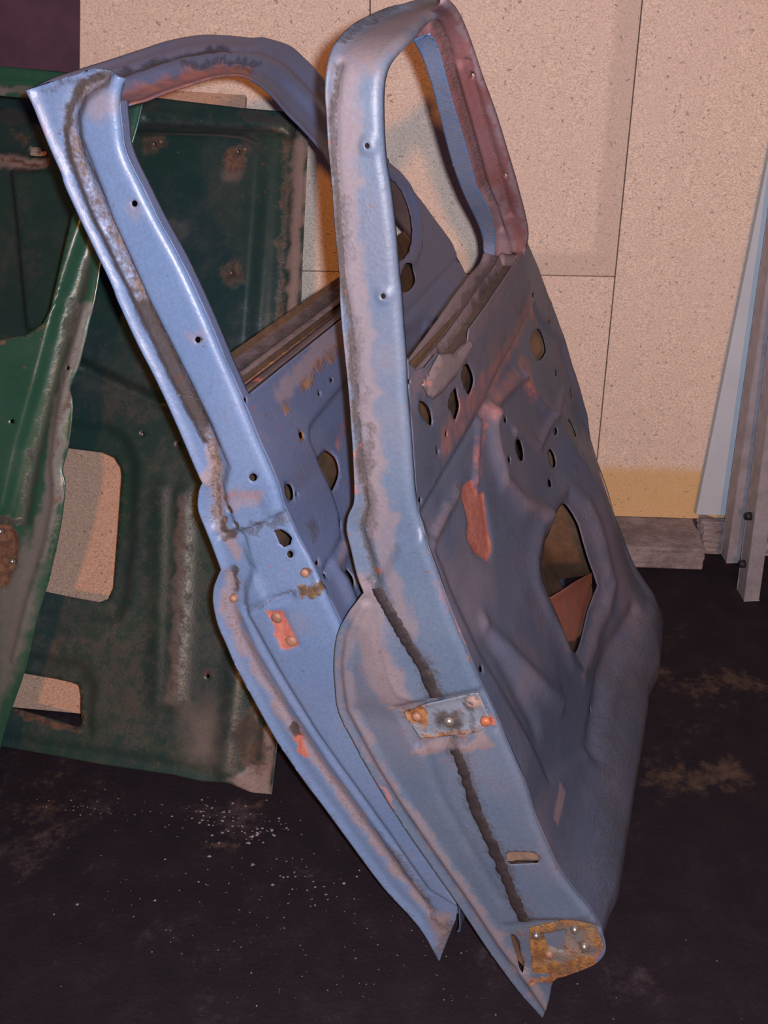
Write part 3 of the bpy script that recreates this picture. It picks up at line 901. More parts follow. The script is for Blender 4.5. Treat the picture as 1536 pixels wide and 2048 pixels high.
# slanted pillar with the glass channel, seen through the opening
pp = [(.14, 1.323), (.19, 1.312), (.235, 1.290), (.29, 1.245), (.35, 1.197), (.42, 1.140), (.49, 1.083), (.56, 1.032), (.61, .990), (.63, .960), (.645, .930)]
pill = Prism(T1, NP, D1, Z3, pp, sign=1, n=8)
PR = [(882, 8), (897, 14), (919, 42), (942, 98), (965, 163), (991, 234), (1017, 319), (1038, 391), (1055, 465), (1052, 500)]
PL = [(831, 59), (851, 98), (870, 156), (886, 221), (909, 309), (932, 374), (958, 430), (969, 462), (972, 495)]
pr, plf = pill.uv(cr(PR, 4)), pill.uv(cr(PL, 4))
po = np.vstack([plf, pill.uv([(968, 512), (990, 524), (1020, 530), (1045, 515)]), pr[::-1]])
UPp = lambda q: pill.uv(q)
sheet('window_pillar', pill, po, [UPp(ell(946, 156, 3.5, 5)), UPp(ell(1011, 352, 3.5, 5)), UPp(ell(1028, 508, 4, 4))], M['red_channel'], door, res=.004, round_to=[pr], rr=.008,
      feats=[('poly', np.vstack([plf, UPp([(992, 508), (994, 456), (984, 407), (958, 358), (932, 260), (909, 182), (883, 81), (862, 45)])]), .010, .006),
             ('ridge', UPp([(868, 45), (892, 90), (918, 185), (941, 262), (967, 360), (994, 410), (1003, 460)]), -.006, .005),
             ('ridge', UPp([(920, 130), (950, 240), (975, 330), (1000, 420), (1030, 500)]), .006, .006),
             ('ridge', UPp([(935, 125), (965, 235), (995, 335), (1020, 430)]), -.005, .005)],
      marks=[(3, 'line', UPp([(985, 380), (1000, 440), (1010, 500)]), .7, .02), (3, 'line', pr, .75, .006), (2, 'line', UPp([(868, 45), (890, 85), (916, 183), (939, 261), (965, 360), (992, 408)]), .6, .006, .002),
             (2, 'line', UPp([(935, 125), (965, 235), (995, 335), (1020, 430)]), .35, .004)], base_wear=[(3, .35, 8)])
lipo = np.vstack([plf + [.001, 0], UPp([(992, 508), (994, 456), (984, 407), (958, 358), (932, 260), (909, 182), (883, 81), (862, 45)])])
sheet('window_channel_lip', pill, lipo, [], M['blue_jamb'], door, res=.004, thick=.0012, h0=.0125, feats=[], marks=[(3, 'poly', lipo, .4, .004)], base_wear=[(2, .3, 12)])
# outer skin, far edge and bottom edge close the box
o_uv = np.vstack([jl[::-1], jl2]) if False else np.vstack([jl, jl2])
OZ = jamb.ab(o_uv[:, 1])
keep = OZ[:, 0] < .02
zs, ps = OZ[keep][:, 1], o_uv[keep][:, 0]
order = np.argsort(zs)
zs, ps = zs[order], ps[order]
def skin(name, T, zs, ps, outline_sz, hole_sz, mat, parent, res=.012):
    class S:
        def xyz(self, u, v, h):
            return T + np.outer(u, D1) + np.outer(np.interp(v, zs, ps) - .003 - (.020 + .045 * np.exp(-((v - .50) / .17) ** 2)) * sstep(u / .03) + h, NP) + np.outer(v, Z3)
    return sheet(name, S(), outline_sz, hole_sz, mat, parent, res=res, thick=.0012, base_wear=[(0, .3, 6), (3, .3, 5)])
lat_ab = inner.ab(lat_s[:, 1])
sk = [(0.004, .004)] + [(s_ + .004, z_) for s_, z_ in zip(lat_s[::-1, 0][::-1][::-1], lat_ab[::-1, 1][::-1][::-1])]
sk = [(.02, .06), (.35, .06), (.75, .06), (.80, .08), (.82, .14), (.83, .25)]
for q, ab_ in sorted(zip(lat_s, lat_ab), key=lambda t: t[1][1]):
    sk.append((q[0] + .002, ab_[1]))
sk = [q for q in sk if q[1] < .92] + [(sk[-1][0], .93), (.004, .93)]
skin('outer_skin', T1, zs, ps, sk, [], M['skin_inside'], door)
fe = np.vstack([[(bot_s - .004, .18), (bot_s + .004, .25)], np.array(sorted(lat_s.tolist(), key=lambda q: q[1]))])
A_ = inner.xyz(fe[:, 0] - .012, fe[:, 1], np.full(len(fe), -.014))
zz = A_[:, 2] - .10 * (fe[:, 1] < .35) * (1 - fe[:, 1] / .35)
B_ = T1 + np.outer(fe[:, 0] - .014, D1) + np.outer(np.interp(np.maximum(zz, .07), zs, ps) - .018 - .045 * np.exp(-((np.maximum(zz, .07) - .50) / .17) ** 2), NP) + np.outer(np.maximum(zz, .07), Z3)
loft('latch_edge', [A_ * (1 - t) + B_ * t for t in np.linspace(0, 1, 6)], M['skin_inside'], door)
bs = np.linspace(.03, .72, 24)
A_ = inner.xyz(bs, np.full(24, .008), np.full(24, -.004))
B_ = T1 + np.outer(bs, D1) + np.outer(np.full(24, np.interp(.062, zs, ps) - .026), NP) + np.outer(np.full(24, .062), Z3)
loft('bottom_edge', [A_ * (1 - t) + B_ * t for t in np.linspace(0, 1, 6)], M['blue_old'], door, wear=(.3, 0, .5, .3))

for o_ in door.children:
    lb = {'torn_lip': 'torn pinkish flap of bare metal', 'inner_bracket': 'red primed bracket inside the big opening', 'window_pillar': 'slanted window pillar in red primer',
          'glass_slot': 'dirty brown window slot', 'hinge_plate': 'worn hinge plate with rust stains'}.get(o_.name.split('.')[0])
    if lb:
        o_['label'] = lb
hp2['label'] = 'orange rusted hinge plate with shiny bolts at the lower corner'

# ============================================================ second blue door
T2 = on_floor(881, 1917)
door2 = thing('car_door', T2, 'brighter blue car door leaning behind the front one, with a pointed top corner', 'door')
jamb2 = Prism(T2, NP, D1, Z3, [(0, -.04), (0, .5), (0, 1.0), (0, 1.35)], sign=-1, smooth=False)
V2, W2 = (lambda q: jamb2.uv(q)), (lambda q: inner2.uv(q))
RC2 = -.0045
L2 = [(58, 180), (73, 212), (85, 243), (106, 296), (128, 345), (137, 374), (182, 469), (228, 565), (241, 600), (277, 680), (317, 757), (365, 862), (403, 951), (409, 962)]
L2b = [(405, 970), (401, 985), (401, 1019), (423, 1074), (446, 1135)]
L2c = [(441, 1146), (432, 1172), (431, 1205), (440, 1247), (457, 1287), (478, 1334), (514, 1401), (556, 1475), (602, 1544), (648, 1605), (700, 1676), (770, 1771), (839, 1846), (881, 1917)]
B2 = [(881, 1917), (893, 1885), (912, 1838), (918, 1790)]
R2 = [(918, 1790), (850, 1620), (770, 1430), (710, 1297), (681, 1234), (650, 1165), (626, 1117), (602, 1073), (585, 1035), (571, 1005), (558, 960), (517, 865), (486, 789), (448, 700),
      (410, 611), (365, 515), (319, 431), (284, 360), (264, 319), (253, 286), (250, 255), (246, 216), (247, 185), (256, 157)]
T2t = [(256, 160), (243, 149), (222, 142), (192, 139), (159, 147), (110, 162), (58, 180)]
l2, l2b, l2c, r2 = V2(cr(L2, 3)), V2(cr(L2b, 3)), V2(cr(L2c, 3)), V2(cr(R2, 3))
r2a = jamb2.ab(r2[:, 1])[:, 1]
t2a = V2(T2t)
I2 = ([(-.01, .06), (-.03, .078)] + [(a_, b_) for a_, b_ in zip(r2[:, 0], r2a) if b_ > .085][:-1]
      + [(.42, 1.262), (.56, 1.30)])
inner2 = Prism(T2, D1, NP, Z3, I2, sign=-1, smooth=False)
out2 = np.vstack([l2, l2b, l2c, V2(B2)[1:-1], r2, V2(T2t)[1:-1]])
stepA = [(215, 165), (180, 195), (167, 235), (171, 274), (194, 333), (217, 391), (233, 440), (306, 600), (343, 673), (386, 757), (430, 848), (463, 928), (452, 968), (458, 1000)]
groove = [(205, 158), (160, 178), (139, 226), (139, 265), (147, 313), (167, 360), (186, 401), (228, 490), (277, 606), (328, 716), (379, 817), (417, 895), (436, 942), (428, 985), (428, 1020)]
groove2 = [(150, 250), (154, 290), (168, 330), (195, 400), (240, 495), (290, 610), (340, 710), (385, 800), (415, 860)]
gro_c = [(215, 160), (180, 170), (152, 192), (141, 228), (142, 265), (152, 313), (178, 362), (202, 412), (246, 500), (293, 610), (345, 720), (392, 817), (424, 895), (438, 942), (428, 990), (432, 1040)]
gro_l = [(200, 152), (160, 168), (137, 215), (132, 265), (141, 318), (162, 370), (187, 430), (229, 515), (275, 612), (326, 718), (376, 818), (408, 880)]
gro_r = [(x + 17, y - 4) for x, y in gro_c[2:13]]
face = stepA + [(480, 1062), (490, 1069), (500, 1110), (512, 1135), (497, 1170), (497, 1214), (560, 1330), (640, 1460), (740, 1600), (860, 1770), (925, 1810)] + [(x + 28, y - 10) for x, y in R2[1:-2]] + [(285, 170), (270, 120), (225, 150)]
gl = [(462, 1150), (462, 1210), (480, 1270), (520, 1350), (580, 1440), (640, 1530), (720, 1640), (800, 1750), (860, 1820)]
gl2 = [(490, 1230), (520, 1300), (580, 1400), (660, 1520), (760, 1660), (850, 1790)]
holes2 = [ell(281, 403, 6, 6.5), ell(406, 673, 5.5, 6.5), ell(515, 946, 8, 8), ell(462, 1017, 8, 8), ell(447, 1041, 6, 7), ell(476, 1046, 8, 8),
          [(553, 1055), (567, 1053), (582, 1062), (589, 1071), (586, 1083), (573, 1089), (564, 1082)], ell(585, 1103, 6, 7)]
patch2 = [(544, 1214), (575, 1210), (586, 1237), (608, 1284), (572, 1291), (553, 1251)]
seam1 = [(440, 1072), (481, 1062), (530, 1043), (582, 1017)]
seam2 = [(495, 1214), (544, 1196), (600, 1180), (647, 1168)]
vert2 = [(490, 1069), (511, 1130), (542, 1193)]
sheet('door_edge', jamb2, out2, [V2(h) for h in holes2], M['blue_jamb'], door2, res=.0040, thick=.0016, round_to=[r2], rr=.012,
      feats=[('poly', V2(face), .013, .008), ('ridge', np.vstack([l2, l2b, l2c]), .006, .007), ('ridge', V2(gro_c), -.006, .010), ('ridge', V2([(x + 5, y - 2) for x, y in gro_l[3:]]), .005, .004),
             ('ridge', V2(gl), -.004, .008), ('ridge', V2(gl2), .004, .006), ('ridge', V2(seam1), -.005, .004), ('ridge', V2(seam2), -.005, .005), ('ridge', V2(vert2), -.002, .0025),
             ('poly', V2([(482, 1064), (580, 1020), (640, 1165), (545, 1196)]), -.005, .006),
             ('poly', V2(patch2), -.002, .004), ('ridge', V2([(600, 1180), (645, 1165)]), .005, .006),
             ('poly', V2([(455, 985), (520, 975), (545, 1030), (480, 1055)]), -.003, .010),
             ('ridge', V2([(75, 190), (190, 155), (250, 140)]), -.002, .004)],
      marks=[(0, 'line', V2(gro_c), .52, .0125, .003), (2, 'line', V2(gro_c), .26, .012, .004), (2, 'line', V2(gro_l), .95, .0055, .002), (2, 'line', V2(gro_r), .75, .0045, .003), (3, 'line', V2(gro_c), .22, .020, .003), (2, 'line', V2([(290, 620), (330, 700), (365, 770), (400, 840)]), 1.0, .014, .004), (0, 'line', V2(gl), .30, .012),
             (3, 'line', V2(gl), .75, .014), (3, 'line', V2([(425, 900), (425, 960), (440, 1050), (470, 1100)]), .8, .014), (2, 'line', V2([(447, 1050), (455, 1066), (470, 1068)]), .9, .008),
             (2, 'line', V2(seam1), .6, .006), (2, 'line', V2([(560, 1035), (585, 1022)]), .6, .012), (2, 'line', V2(seam2), .5, .0045), (0, 'line', V2([(615, 1178), (645, 1167)]), .8, .010),
             (1, 'poly', V2(patch2), 1.0, .004, .006), (1, 'spot', V2([(362, 762)])[0], 1.0, .008), (1, 'line', V2([(450, 995), (500, 985), (520, 978)]), .42, .008),
             (3, 'line', V2([(440, 1000), (470, 1000), (510, 985)]), .6, .016), (3, 'spot', V2([(600, 1240)])[0], .35, .03), (1, 'line', V2([(600, 1480), (612, 1510)]), .9, .010), (2, 'line', V2([(590, 1460), (600, 1475)]), .9, .008),
             (0, 'spot', V2([(448, 995)])[0], .8, .008), (0, 'spot', V2([(617, 1137)])[0], .6, .008), (2, 'line', V2([(470, 1130), (472, 1180)]), .8, .006),
             (3, 'spot', V2([(275, 415)])[0], .45, .016), (3, 'spot', V2([(400, 670)])[0], .45, .016), (3, 'spot', V2([(200, 200)])[0], .6, .03),
             (2, 'line', V2([(760, 1660), (850, 1790), (880, 1850)]), .55, .010), (3, 'poly', V2([(850, 1820), (910, 1830), (885, 1910)]), .9, .012), (2, 'line', V2([(880, 1905), (905, 1845)]), .5, .012),
             (1, 'line', V2([(58, 182), (73, 212), (106, 296), (128, 345)]), .45, .003), (2, 'line', V2(L2c[3:]), .35, .004), (2, 'line', V2([(90, 185), (160, 162), (215, 148)]), .5, .005)],
      base_wear=[(3, .22, 7), (2, .10, 16)])
for q in ((560, 1227), (589, 1273)):
    bolt(jamb2, q, .0075, M['rust_bolt'], door2, nj, h=.005, lift=.010)
bolt(jamb2, (468, 1196), .005, M['rust_bolt'], door2, nj, h=.006)
bolt(jamb2, (617, 1137), .0055, M['rust_bolt'], door2, nj, h=.004, lift=.012)
# inner side: panel, slanted pillar and header in one pressing with the window opening cut out
vb2 = inner2.uv([(486, 789)])[0][1]
v_top = inner2.uv([(258, 200)])[0][1]
prof_h = [q for q in I2 if q[1] < 1.19][:-1] + [(.400, 1.200), (.425, 1.228), (.46, 1.258), (.50, 1.285), (.56, 1.31)]
prof_h = [q for q in prof_h if q[1] > .7]
hood = Prism(T2, D1, NP, Z3, prof_h, sign=1, smooth=False)
HO = [(58, 180), (110, 161), (200, 131), (280, 104), (340, 85), (404, 74), (455, 74), (502, 79), (530, 79), (575, 93), (608, 121), (639, 153), (662, 182), (694, 222), (735, 272), (775, 322)]
HI = [(257, 165), (262, 197), (292, 188), (334, 172), (390, 155), (432, 145), (463, 142), (491, 145), (519, 160), (552, 188), (580, 222), (610, 252), (642, 289), (676, 343), (715, 405), (748, 476)]
def on_p(x, y, p_):
    return on_plane(x, y, T2 + NP * p_, NP)
po_ = np.interp(np.arange(len(HO)), [0, 1, 4, 7, 9], [.513, .510, .495, .475, .455])
pi_ = np.interp(np.arange(len(HI)), [0, 1, 4, 7, 9], [.392, .395, .398, .398, .395])
def hood3(q, k, p_):
    if k <= 9:
        return on_p(q[0], q[1], p_)
    u_ = hood.uv([q])
    return hood.xyz(u_[:, 0], u_[:, 1], np.zeros(1))[0]
R_o = np.array([hood3(q, k, po_[k]) for k, q in enumerate(HO)])
R_i = np.array([hood3(q, k, pi_[k]) for k, q in enumerate(HI)])
R_i[0] = on_plane(238, 204, T2 + D1 * .012, D1)
R_o[0] = on_plane(66, 182, T2 + D1 * .012, D1)
R_o, R_i = cr(R_o, 10), cr(R_i, 10)
hl = Loft(R_o, R_i, .11)
HT, HW = float(hl.t[-1]), .11
at_ = lambda k: float(np.interp(k * 10, np.arange(len(hl.t)), hl.t))
hline = lambda ks, v_: np.array([(at_(k), v_ * HW) for k in ks])
K = np.linspace(0, 15, 40)
sheet('window_frame', hl, [(0, 0), (HT, 0), (HT, HW), (0, HW)], [], M['blue_inner2'], door2, res=.006, thick=.0016,
      feats=[('poly', np.vstack([hline(np.linspace(0, 15, 30), .58), hline(np.linspace(15, 0, 30), 1.3)]), -.010, .008),
             ('ridge', hline(np.linspace(0, 7, 20), .34), -.007, .007), ('ridge', hline(K, .03), .004, .008), ('ridge', hline(np.linspace(7, 15, 20), .30), -.005, .008), ('ridge', hline(K, .97), .004, .008)],
      marks=[(2, 'line', hline(np.linspace(0, 6, 20), .36), .75, .012), (0, 'line', hline(np.linspace(.5, 6, 20), .42), .40, .010), (3, 'line', hline(np.linspace(0, 7.5, 20), .16), .45, .016),
             (1, 'poly', np.vstack([hline(np.linspace(.5, 7.6, 20), .62), hline(np.linspace(7.6, 1, 20), 1.1)]), .62, .012), (3, 'poly', np.vstack([hline(np.linspace(.5, 7.6, 20), .62), hline(np.linspace(7.6, 1, 20), 1.1)]), .5, .012),
             (0, 'line', hline([6.5, 7, 7.6], .72), .55, .008), (3, 'line', hline(np.linspace(0, 2, 8), .7), .5, .02), (2, 'line', hline(np.linspace(4, 8, 10), .60), .6, .006),
             (3, 'spot', hline([11.2], .25)[0], .5, .010)],
      base_wear=[(3, .3, 9), (2, .2, 12)])
far_px = [(694, 222), (735, 272), (775, 322), (845, 405), (905, 486), (930, 545)]
open_px = [(676, 343), (715, 405), (748, 476), (745, 500)]
top_uv, open_uv = W2(far_px), W2(open_px)
far = top_uv[-1]
bo_s = float(open_uv[-1, 0])
jr_v = np.linspace(v_top, .02, 70)
i2out = np.vstack([[(.012, vb2 - .004), (.012, v_top)], np.stack([np.full(70, RC2), jr_v], 1), [(.3, .02), (.6, .02), (.88, .02), (.94, .06), (far[0], .2), (far[0], .5)],
                   top_uv[::-1], open_uv, [(bo_s, vb2 - .004), (bo_s * .5, vb2 - .004)]])
h2 = [[(646, 921), (655, 906), (664, 900), (682, 914), (688, 945), (672, 980), (658, 950)], ell(579, 984, 8, 17, -12), ell(602, 870, 3.5, 7, -10), ell(703, 1155, 4, 18, -14),
      ell(490, 800, 2.5, 5), ell(686, 1048, 4, 9), ell(635, 1125, 2.5, 5), ell(656, 1146, 2, 5), ell(663, 760, 1.8, 4), ell(638, 787, 1.8, 4), ell(593, 988, 1.5, 2),
      ell(775, 440, 48, 86, -10), [(800, 533), (816, 530), (828, 546), (830, 566), (815, 583), (800, 578)], ell(842, 470, 3, 22, -6)]
cre = [(760, 700), (690, 778), (640, 840), (626, 860), (627, 880), (641, 911), (671, 981), (687, 1031), (689, 1078), (660, 1130), (655, 1145)]
sheet('inner_panel', inner2, i2out, [W2(crc(h)) if len(h) < 12 else W2(h) for h in h2], M['blue_inner2'], door2, res=.0065,
      feats=[('ridge', W2(cre), -.004, .005), ('poly', W2(cre + [(790, 1130), (900, 900), (850, 640)]), -.008, .014),
             ('ridge', W2([(720, 1070), (701, 1095), (675, 1125), (679, 1146), (703, 1202)]), .008, .012),
             ('ridge', W2(ell(775, 440, 60, 100, -10).tolist() + [tuple(ell(775, 440, 60, 100, -10)[0])]), .009, .014),
             ('ridge', W2([(800, 645), (860, 580), (920, 515)]), -.005, .005), ('ridge', W2([(870, 640), (890, 600), (915, 570)]), .007, .014)],
      marks=[(0, 'spot', W2([(601, 868)])[0], .9, .010), (1, 'line', W2([(686, 890), (696, 860), (700, 840)]), .5, .012), (3, 'line', W2([(690, 650), (640, 700), (560, 790)]), .85, .016),
             (0, 'line', W2([(680, 690), (640, 730), (605, 775)]), .55, .012), (0, 'spot', W2([(575, 815)])[0], .55, .016), (0, 'line', W2([(567, 808), (577, 830)]), .7, .006),
             (2, 'spot', W2([(620, 1055)])[0], .6, .018), (3, 'line', W2([(700, 1095), (676, 1125)]), .6, .008),
             (3, 'spot', W2([(800, 560)])[0], .5, .05)],
      base_wear=[(3, .26, 7), (2, .16, 11)])
ib = inner2.ab(np.array([vb2]))[0]
BV = np.array([.092, -.014])
BVn = BV / np.linalg.norm(BV)
N_ = np.cross(D1, NP * BVn[0] + Z3 * BVn[1])
N_ = N_ if N_[2] > 0 else -N_
belt2 = Plane(T2 + NP * ib[0] + Z3 * ib[1], D1, NP * BVn[0] + Z3 * BVn[1], N_)
bw = float(np.linalg.norm(BV))
se = float(open_uv[-1, 0]) + .02
slot = np.array([(.035, .014), (se * .5, .014), (se - .01, .014), (se - .01, .034), (se * .5, .034), (.030, .034)])
sheet('window_rail', belt2, [(0, 0), (se * .5, 0), (se, 0), (se, bw), (se * .5, bw), (0, bw)], [slot], M['brown_rail'], door2, res=.005,
      feats=[('ridge', np.array([(0, .042), (se, .042)]), .004, .004), ('ridge', np.array([(0, .062), (se, .062)]), -.006, .010), ('ridge', np.array([(0, bw), (se, bw)]), .004, .005)],
      marks=[(3, 'line', np.array([(0, .042), (se, .042)]), .8, .006), (3, 'line', np.array([(0, bw - .008), (se, bw - .008)]), .7, .008), (2, 'line', np.array([(0, .064), (se, .064)]), .6, .010),
             (1, 'spot', np.array([.05, .006]), .9, .012)],
      base_wear=[(3, .4, 9), (2, .3, 12), (0, .10, 9)], rim=.4)
rr_ = [belt2.xyz(np.array([.02, se - .005]), np.array([v_, v_]), np.array([h_, h_])) for v_, h_ in ((.016, -.003), (.018, -.012), (.026, -.014), (.033, -.008))]
loft('window_channel', rr_, M['brown_rail'], door2, wear=(.50, .15, .1, 0))
o_uv = np.vstack([l2, l2b, l2c])
OZ = jamb2.ab(o_uv[:, 1])[:, 1]
order = np.argsort(OZ)
zs2, ps2 = OZ[order], o_uv[order][:, 0]
tz = inner2.ab(top_uv[:, 1])[:, 1]
sk = [(.02, .06), (.4, .06), (.85, .06), (.92, .09), (far[0] + .004, .3)]
pts_ = [(s_ + .002, z_) for s_, z_ in zip(top_uv[:, 0], tz)][::-1]
sk += [q for q in pts_ if q[1] < .90]
sk = [q for q in sk if q[1] < .90] + [(sk[-1][0], .90), (.004, .90)]
skin('outer_skin', T2, zs2, ps2, sk, [], M['skin_inside'], door2)
fe = np.array(sorted([(far[0] - .002, v_) for v_ in (.06, .2, .35, .5)] + top_uv[-6:-1].tolist(), key=lambda q: q[1]))
fe[:, 0] -= .004
A_ = inner2.xyz(fe[:, 0], fe[:, 1], np.full(len(fe), -.004))
zz = np.maximum(A_[:, 2] - .07 * (1 - np.clip(fe[:, 1] / .35, 0, 1)), .07)
B_ = T2 + np.outer(fe[:, 0], D1) + np.outer(np.interp(zz, zs2, ps2) - .028, NP) + np.outer(zz, Z3)
loft('latch_edge', [A_ * (1 - t) + B_ * t for t in np.linspace(0, 1, 6)], M['brown_rail'], door2)
bs = np.linspace(.03, .88, 24)
A_ = inner2.xyz(bs, np.full(24, .022), np.full(24, -.004))
B_ = T2 + np.outer(bs, D1) + np.outer(np.full(24, np.interp(.062, zs2, ps2) - .026), NP) + np.outer(np.full(24, .062), Z3)
loft('bottom_edge', [A_ * (1 - t) + B_ * t for t in np.linspace(0, 1, 6)], M['blue_inner2'], door2, wear=(.2, 0, .5, .3))

# ============================================================ green door with the square openings, leaning back
def lean_plane(p0, yaw_deg, tilt_deg):
    y_, t_ = math.radians(yaw_deg), math.radians(tilt_deg)
    U_ = np.array([math.cos(y_), -math.sin(y_), 0])
    back = np.array([math.sin(y_), math.cos(y_), 0])
    V_ = back * math.sin(t_) + Z3 * math.cos(t_)
    N_ = np.cross(U_, V_)
    if N_ @ FW > 0:
        N_ = -N_
    return Plane(p0, U_, V_, N_)
GP0 = on_floor(540, 1592)
gp = lean_plane(GP0, 13, 30)
G = lambda q: gp.uv(q)
gdoor = thing('car_door', GP0, 'rusty dark green car door leaning back at left, with two square openings', 'door')
g_out = [(617, 226), (612, 330), (604, 520), (600, 640), (590, 900), (575, 1200), (556, 1480), (542, 1592), (500, 1584), (456, 1566), (403, 1563), (347, 1550), (278, 1540), (208, 1530),
         (139, 1517), (60, 1503), (-60, 1482), (-170, 1462), (-170, 140), (0, 158), (290, 190), (480, 213)]
gh = [[(96, 890), (133, 895), (197, 903), (222, 914), (235, 935), (237, 952), (229, 1060), (220, 1176), (211, 1198), (193, 1205), (153, 1198), (89, 1185), (40, 1172), (50, 1000), (60, 890)],
      [(40, 1346), (46, 1348), (139, 1366), (155, 1382), (156, 1420), (155, 1454), (111, 1443), (28, 1419), (10, 1412)],
      ell(440, 322, 0.1, 0.1)][:2] + [ell(485, 312, 3, 3.5), ell(318, 297, 3, 3.5), ell(472, 552, 3, 3.5), ell(285, 868, 3, 3.5), ell(357, 890, 3, 3.5), ell(416, 1352, 3, 4),
      [(64, 294), (88, 296), (92, 312), (63, 312)]]
win = [(150, 262), (280, 268), (440, 272), (490, 277), (520, 290), (531, 315), (528, 380), (515, 560), (502, 735), (470, 722), (400, 752), (320, 798), (250, 765), (175, 728), (110, 690), (60, 660), (30, 345), (110, 345)]
groovev = [(572, 262), (566, 420), (556, 600), (548, 760), (530, 1100), (510, 1400), (495, 1540)]
stamp = [(60, 840), (215, 852), (250, 880), (268, 930), (262, 1080), (250, 1200), (235, 1238), (190, 1240), (60, 1215), (20, 1200), (30, 850)]
sheet('door_panel', gp, G(g_out), [G(crc(h, 3)) if len(h) < 12 else G(h) for h in gh], M['green_panel'], gdoor, res=.0075, thick=.0015,
      feats=[('poly', G(win), .024, .013), ('ridge', G(groovev), -.012, .014), ('ridge', G([(290, 240), (420, 246), (545, 256), (572, 262)]), -.010, .010),
             ('poly', G([(617, 226), (542, 1592), (500, 1580), (540, 1100), (560, 640), (575, 260), (290, 215), (0, 190), (0, 150), (290, 185)]), -.006, .006),
             ('poly', G(stamp), -.014, .016), ('ridge', G([(325, 980), (322, 1150), (315, 1400)]), .007, .018), ('ridge', G([(368, 990), (362, 1150), (350, 1400)]), .008, .020),
             ('ridge', G([(170, 735), (250, 772), (325, 806), (420, 850)]), -.008, .012), ('ridge', G([(450, 1540), (470, 1380), (490, 1200)]), .010, .020),
             ('poly', G([(0, 1300), (160, 1330), (185, 1370), (180, 1470), (0, 1440)]), -.010, .014),
             ('ridge', G([(0, 318), (110, 330)]), .012, .012), ('ridge', G([(-100, 1470), (139, 1500), (300, 1528), (430, 1550)]), -.006, .012)],
      marks=[(3, 'poly', G([(617, 226), (542, 1592), (520, 1580), (546, 1100), (570, 640), (580, 280)]), 1.0, .010), (0, 'line', G(groovev), .50, .012), (2, 'line', G([(480, 226), (590, 240)]), .95, .012),
             (0, 'line', G([(480, 250), (580, 256)]), .5, .010), (2, 'line', G([(290, 242), (420, 248), (520, 256)]), .6, .012),
             (0, 'spot', G([(480, 330)])[0], .68, .040), (0, 'spot', G([(318, 297)])[0], .70, .034), (0, 'spot', G([(470, 550)])[0], .70, .034), (3, 'spot', G([(475, 350)])[0], .5, .03),
             (3, 'spot', G([(360, 470)])[0], .35, .04), (0, 'line', G([(365, 1000), (362, 1200), (345, 1420)]), .42, .012), (3, 'line', G([(366, 1000), (360, 1200), (345, 1400)]), .55, .012),
             (2, 'poly', G([(130, 850), (560, 800), (545, 1540), (430, 1560), (0, 1480), (0, 1240), (240, 1240), (250, 900)]), .42, .12, .03), (3, 'poly', G([(0, 1210), (300, 1000), (320, 1540), (0, 1470)]), .22, .10, .03), (0, 'poly', G([(190, 1240), (330, 1240), (320, 1520), (200, 1500)]), .34, .06), (0, 'poly', G([(20, 1230), (220, 1250), (200, 1340), (20, 1320)]), .34, .05),
             (3, 'poly', G([(360, 1420), (440, 1400), (450, 1540), (370, 1530)]), .62, .05), (0, 'poly', G([(455, 1430), (545, 1400), (545, 1560), (470, 1550)]), .55, .03),
             (3, 'poly', G([(456, 1563), (540, 1520), (542, 1592), (500, 1586)]), 1.0, .008), (2, 'line', G([(475, 1480), (500, 1450), (520, 1500)]), .6, .02),
             (0, 'spot', G([(416, 1350)])[0], .7, .014), (3, 'poly', G([(-50, 305), (105, 318), (115, 338), (-50, 338)]), .85, .008), (0, 'line', G([(0, 322), (115, 332)]), .75, .006),
             (0, 'poly', G([(0, 240), (120, 250), (115, 300), (0, 300)]), .36, .03), (2, 'line', G([(0, 228), (250, 246)]), .8, .018),
             (0, 'line', G([(30, 1425), (111, 1452), (155, 1462)]), .8, .008), (0, 'line', G([(155, 1385), (165, 1450)]), .6, .008),
             (2, 'poly', G([(150, 700), (340, 800), (420, 850), (200, 860), (140, 780)]), .45, .04), (2, 'poly', G([(180, 1260), (300, 1260), (300, 1480), (200, 1480)]), .45, .05)],
      base_wear=[(0, .24, 6), (2, .34, 7), (3, .22, 9)])
for q in ((485, 312), (318, 297), (472, 552)):
    bolt(gp, (q[0] + 13, q[1] - 4), .0035, M['rust_bolt'], gdoor, gp.N, name='screw', h=.003, lift=.021)

# particle-board sheet leaning behind that green door
sb0 = on_floor(540, 1480)
ss = lean_plane(np.array([-.2, 1.58, 0]), 8, 30)
tl = ss.uv([(491, 190), (326, 179)])
tr = tl[0]
top_dir = (tl[1] - tl[0])
far_l = tl[0] + top_dir * 3.2
o = slab('particle_board', ss, [(tr[0], .004), tr, far_l, (far_l[0], .004)], .014, M['board_dull'], bevel=.001)
tag(o, 'loose particle board leaning behind the rusty green door, showing through its square openings', 'board')

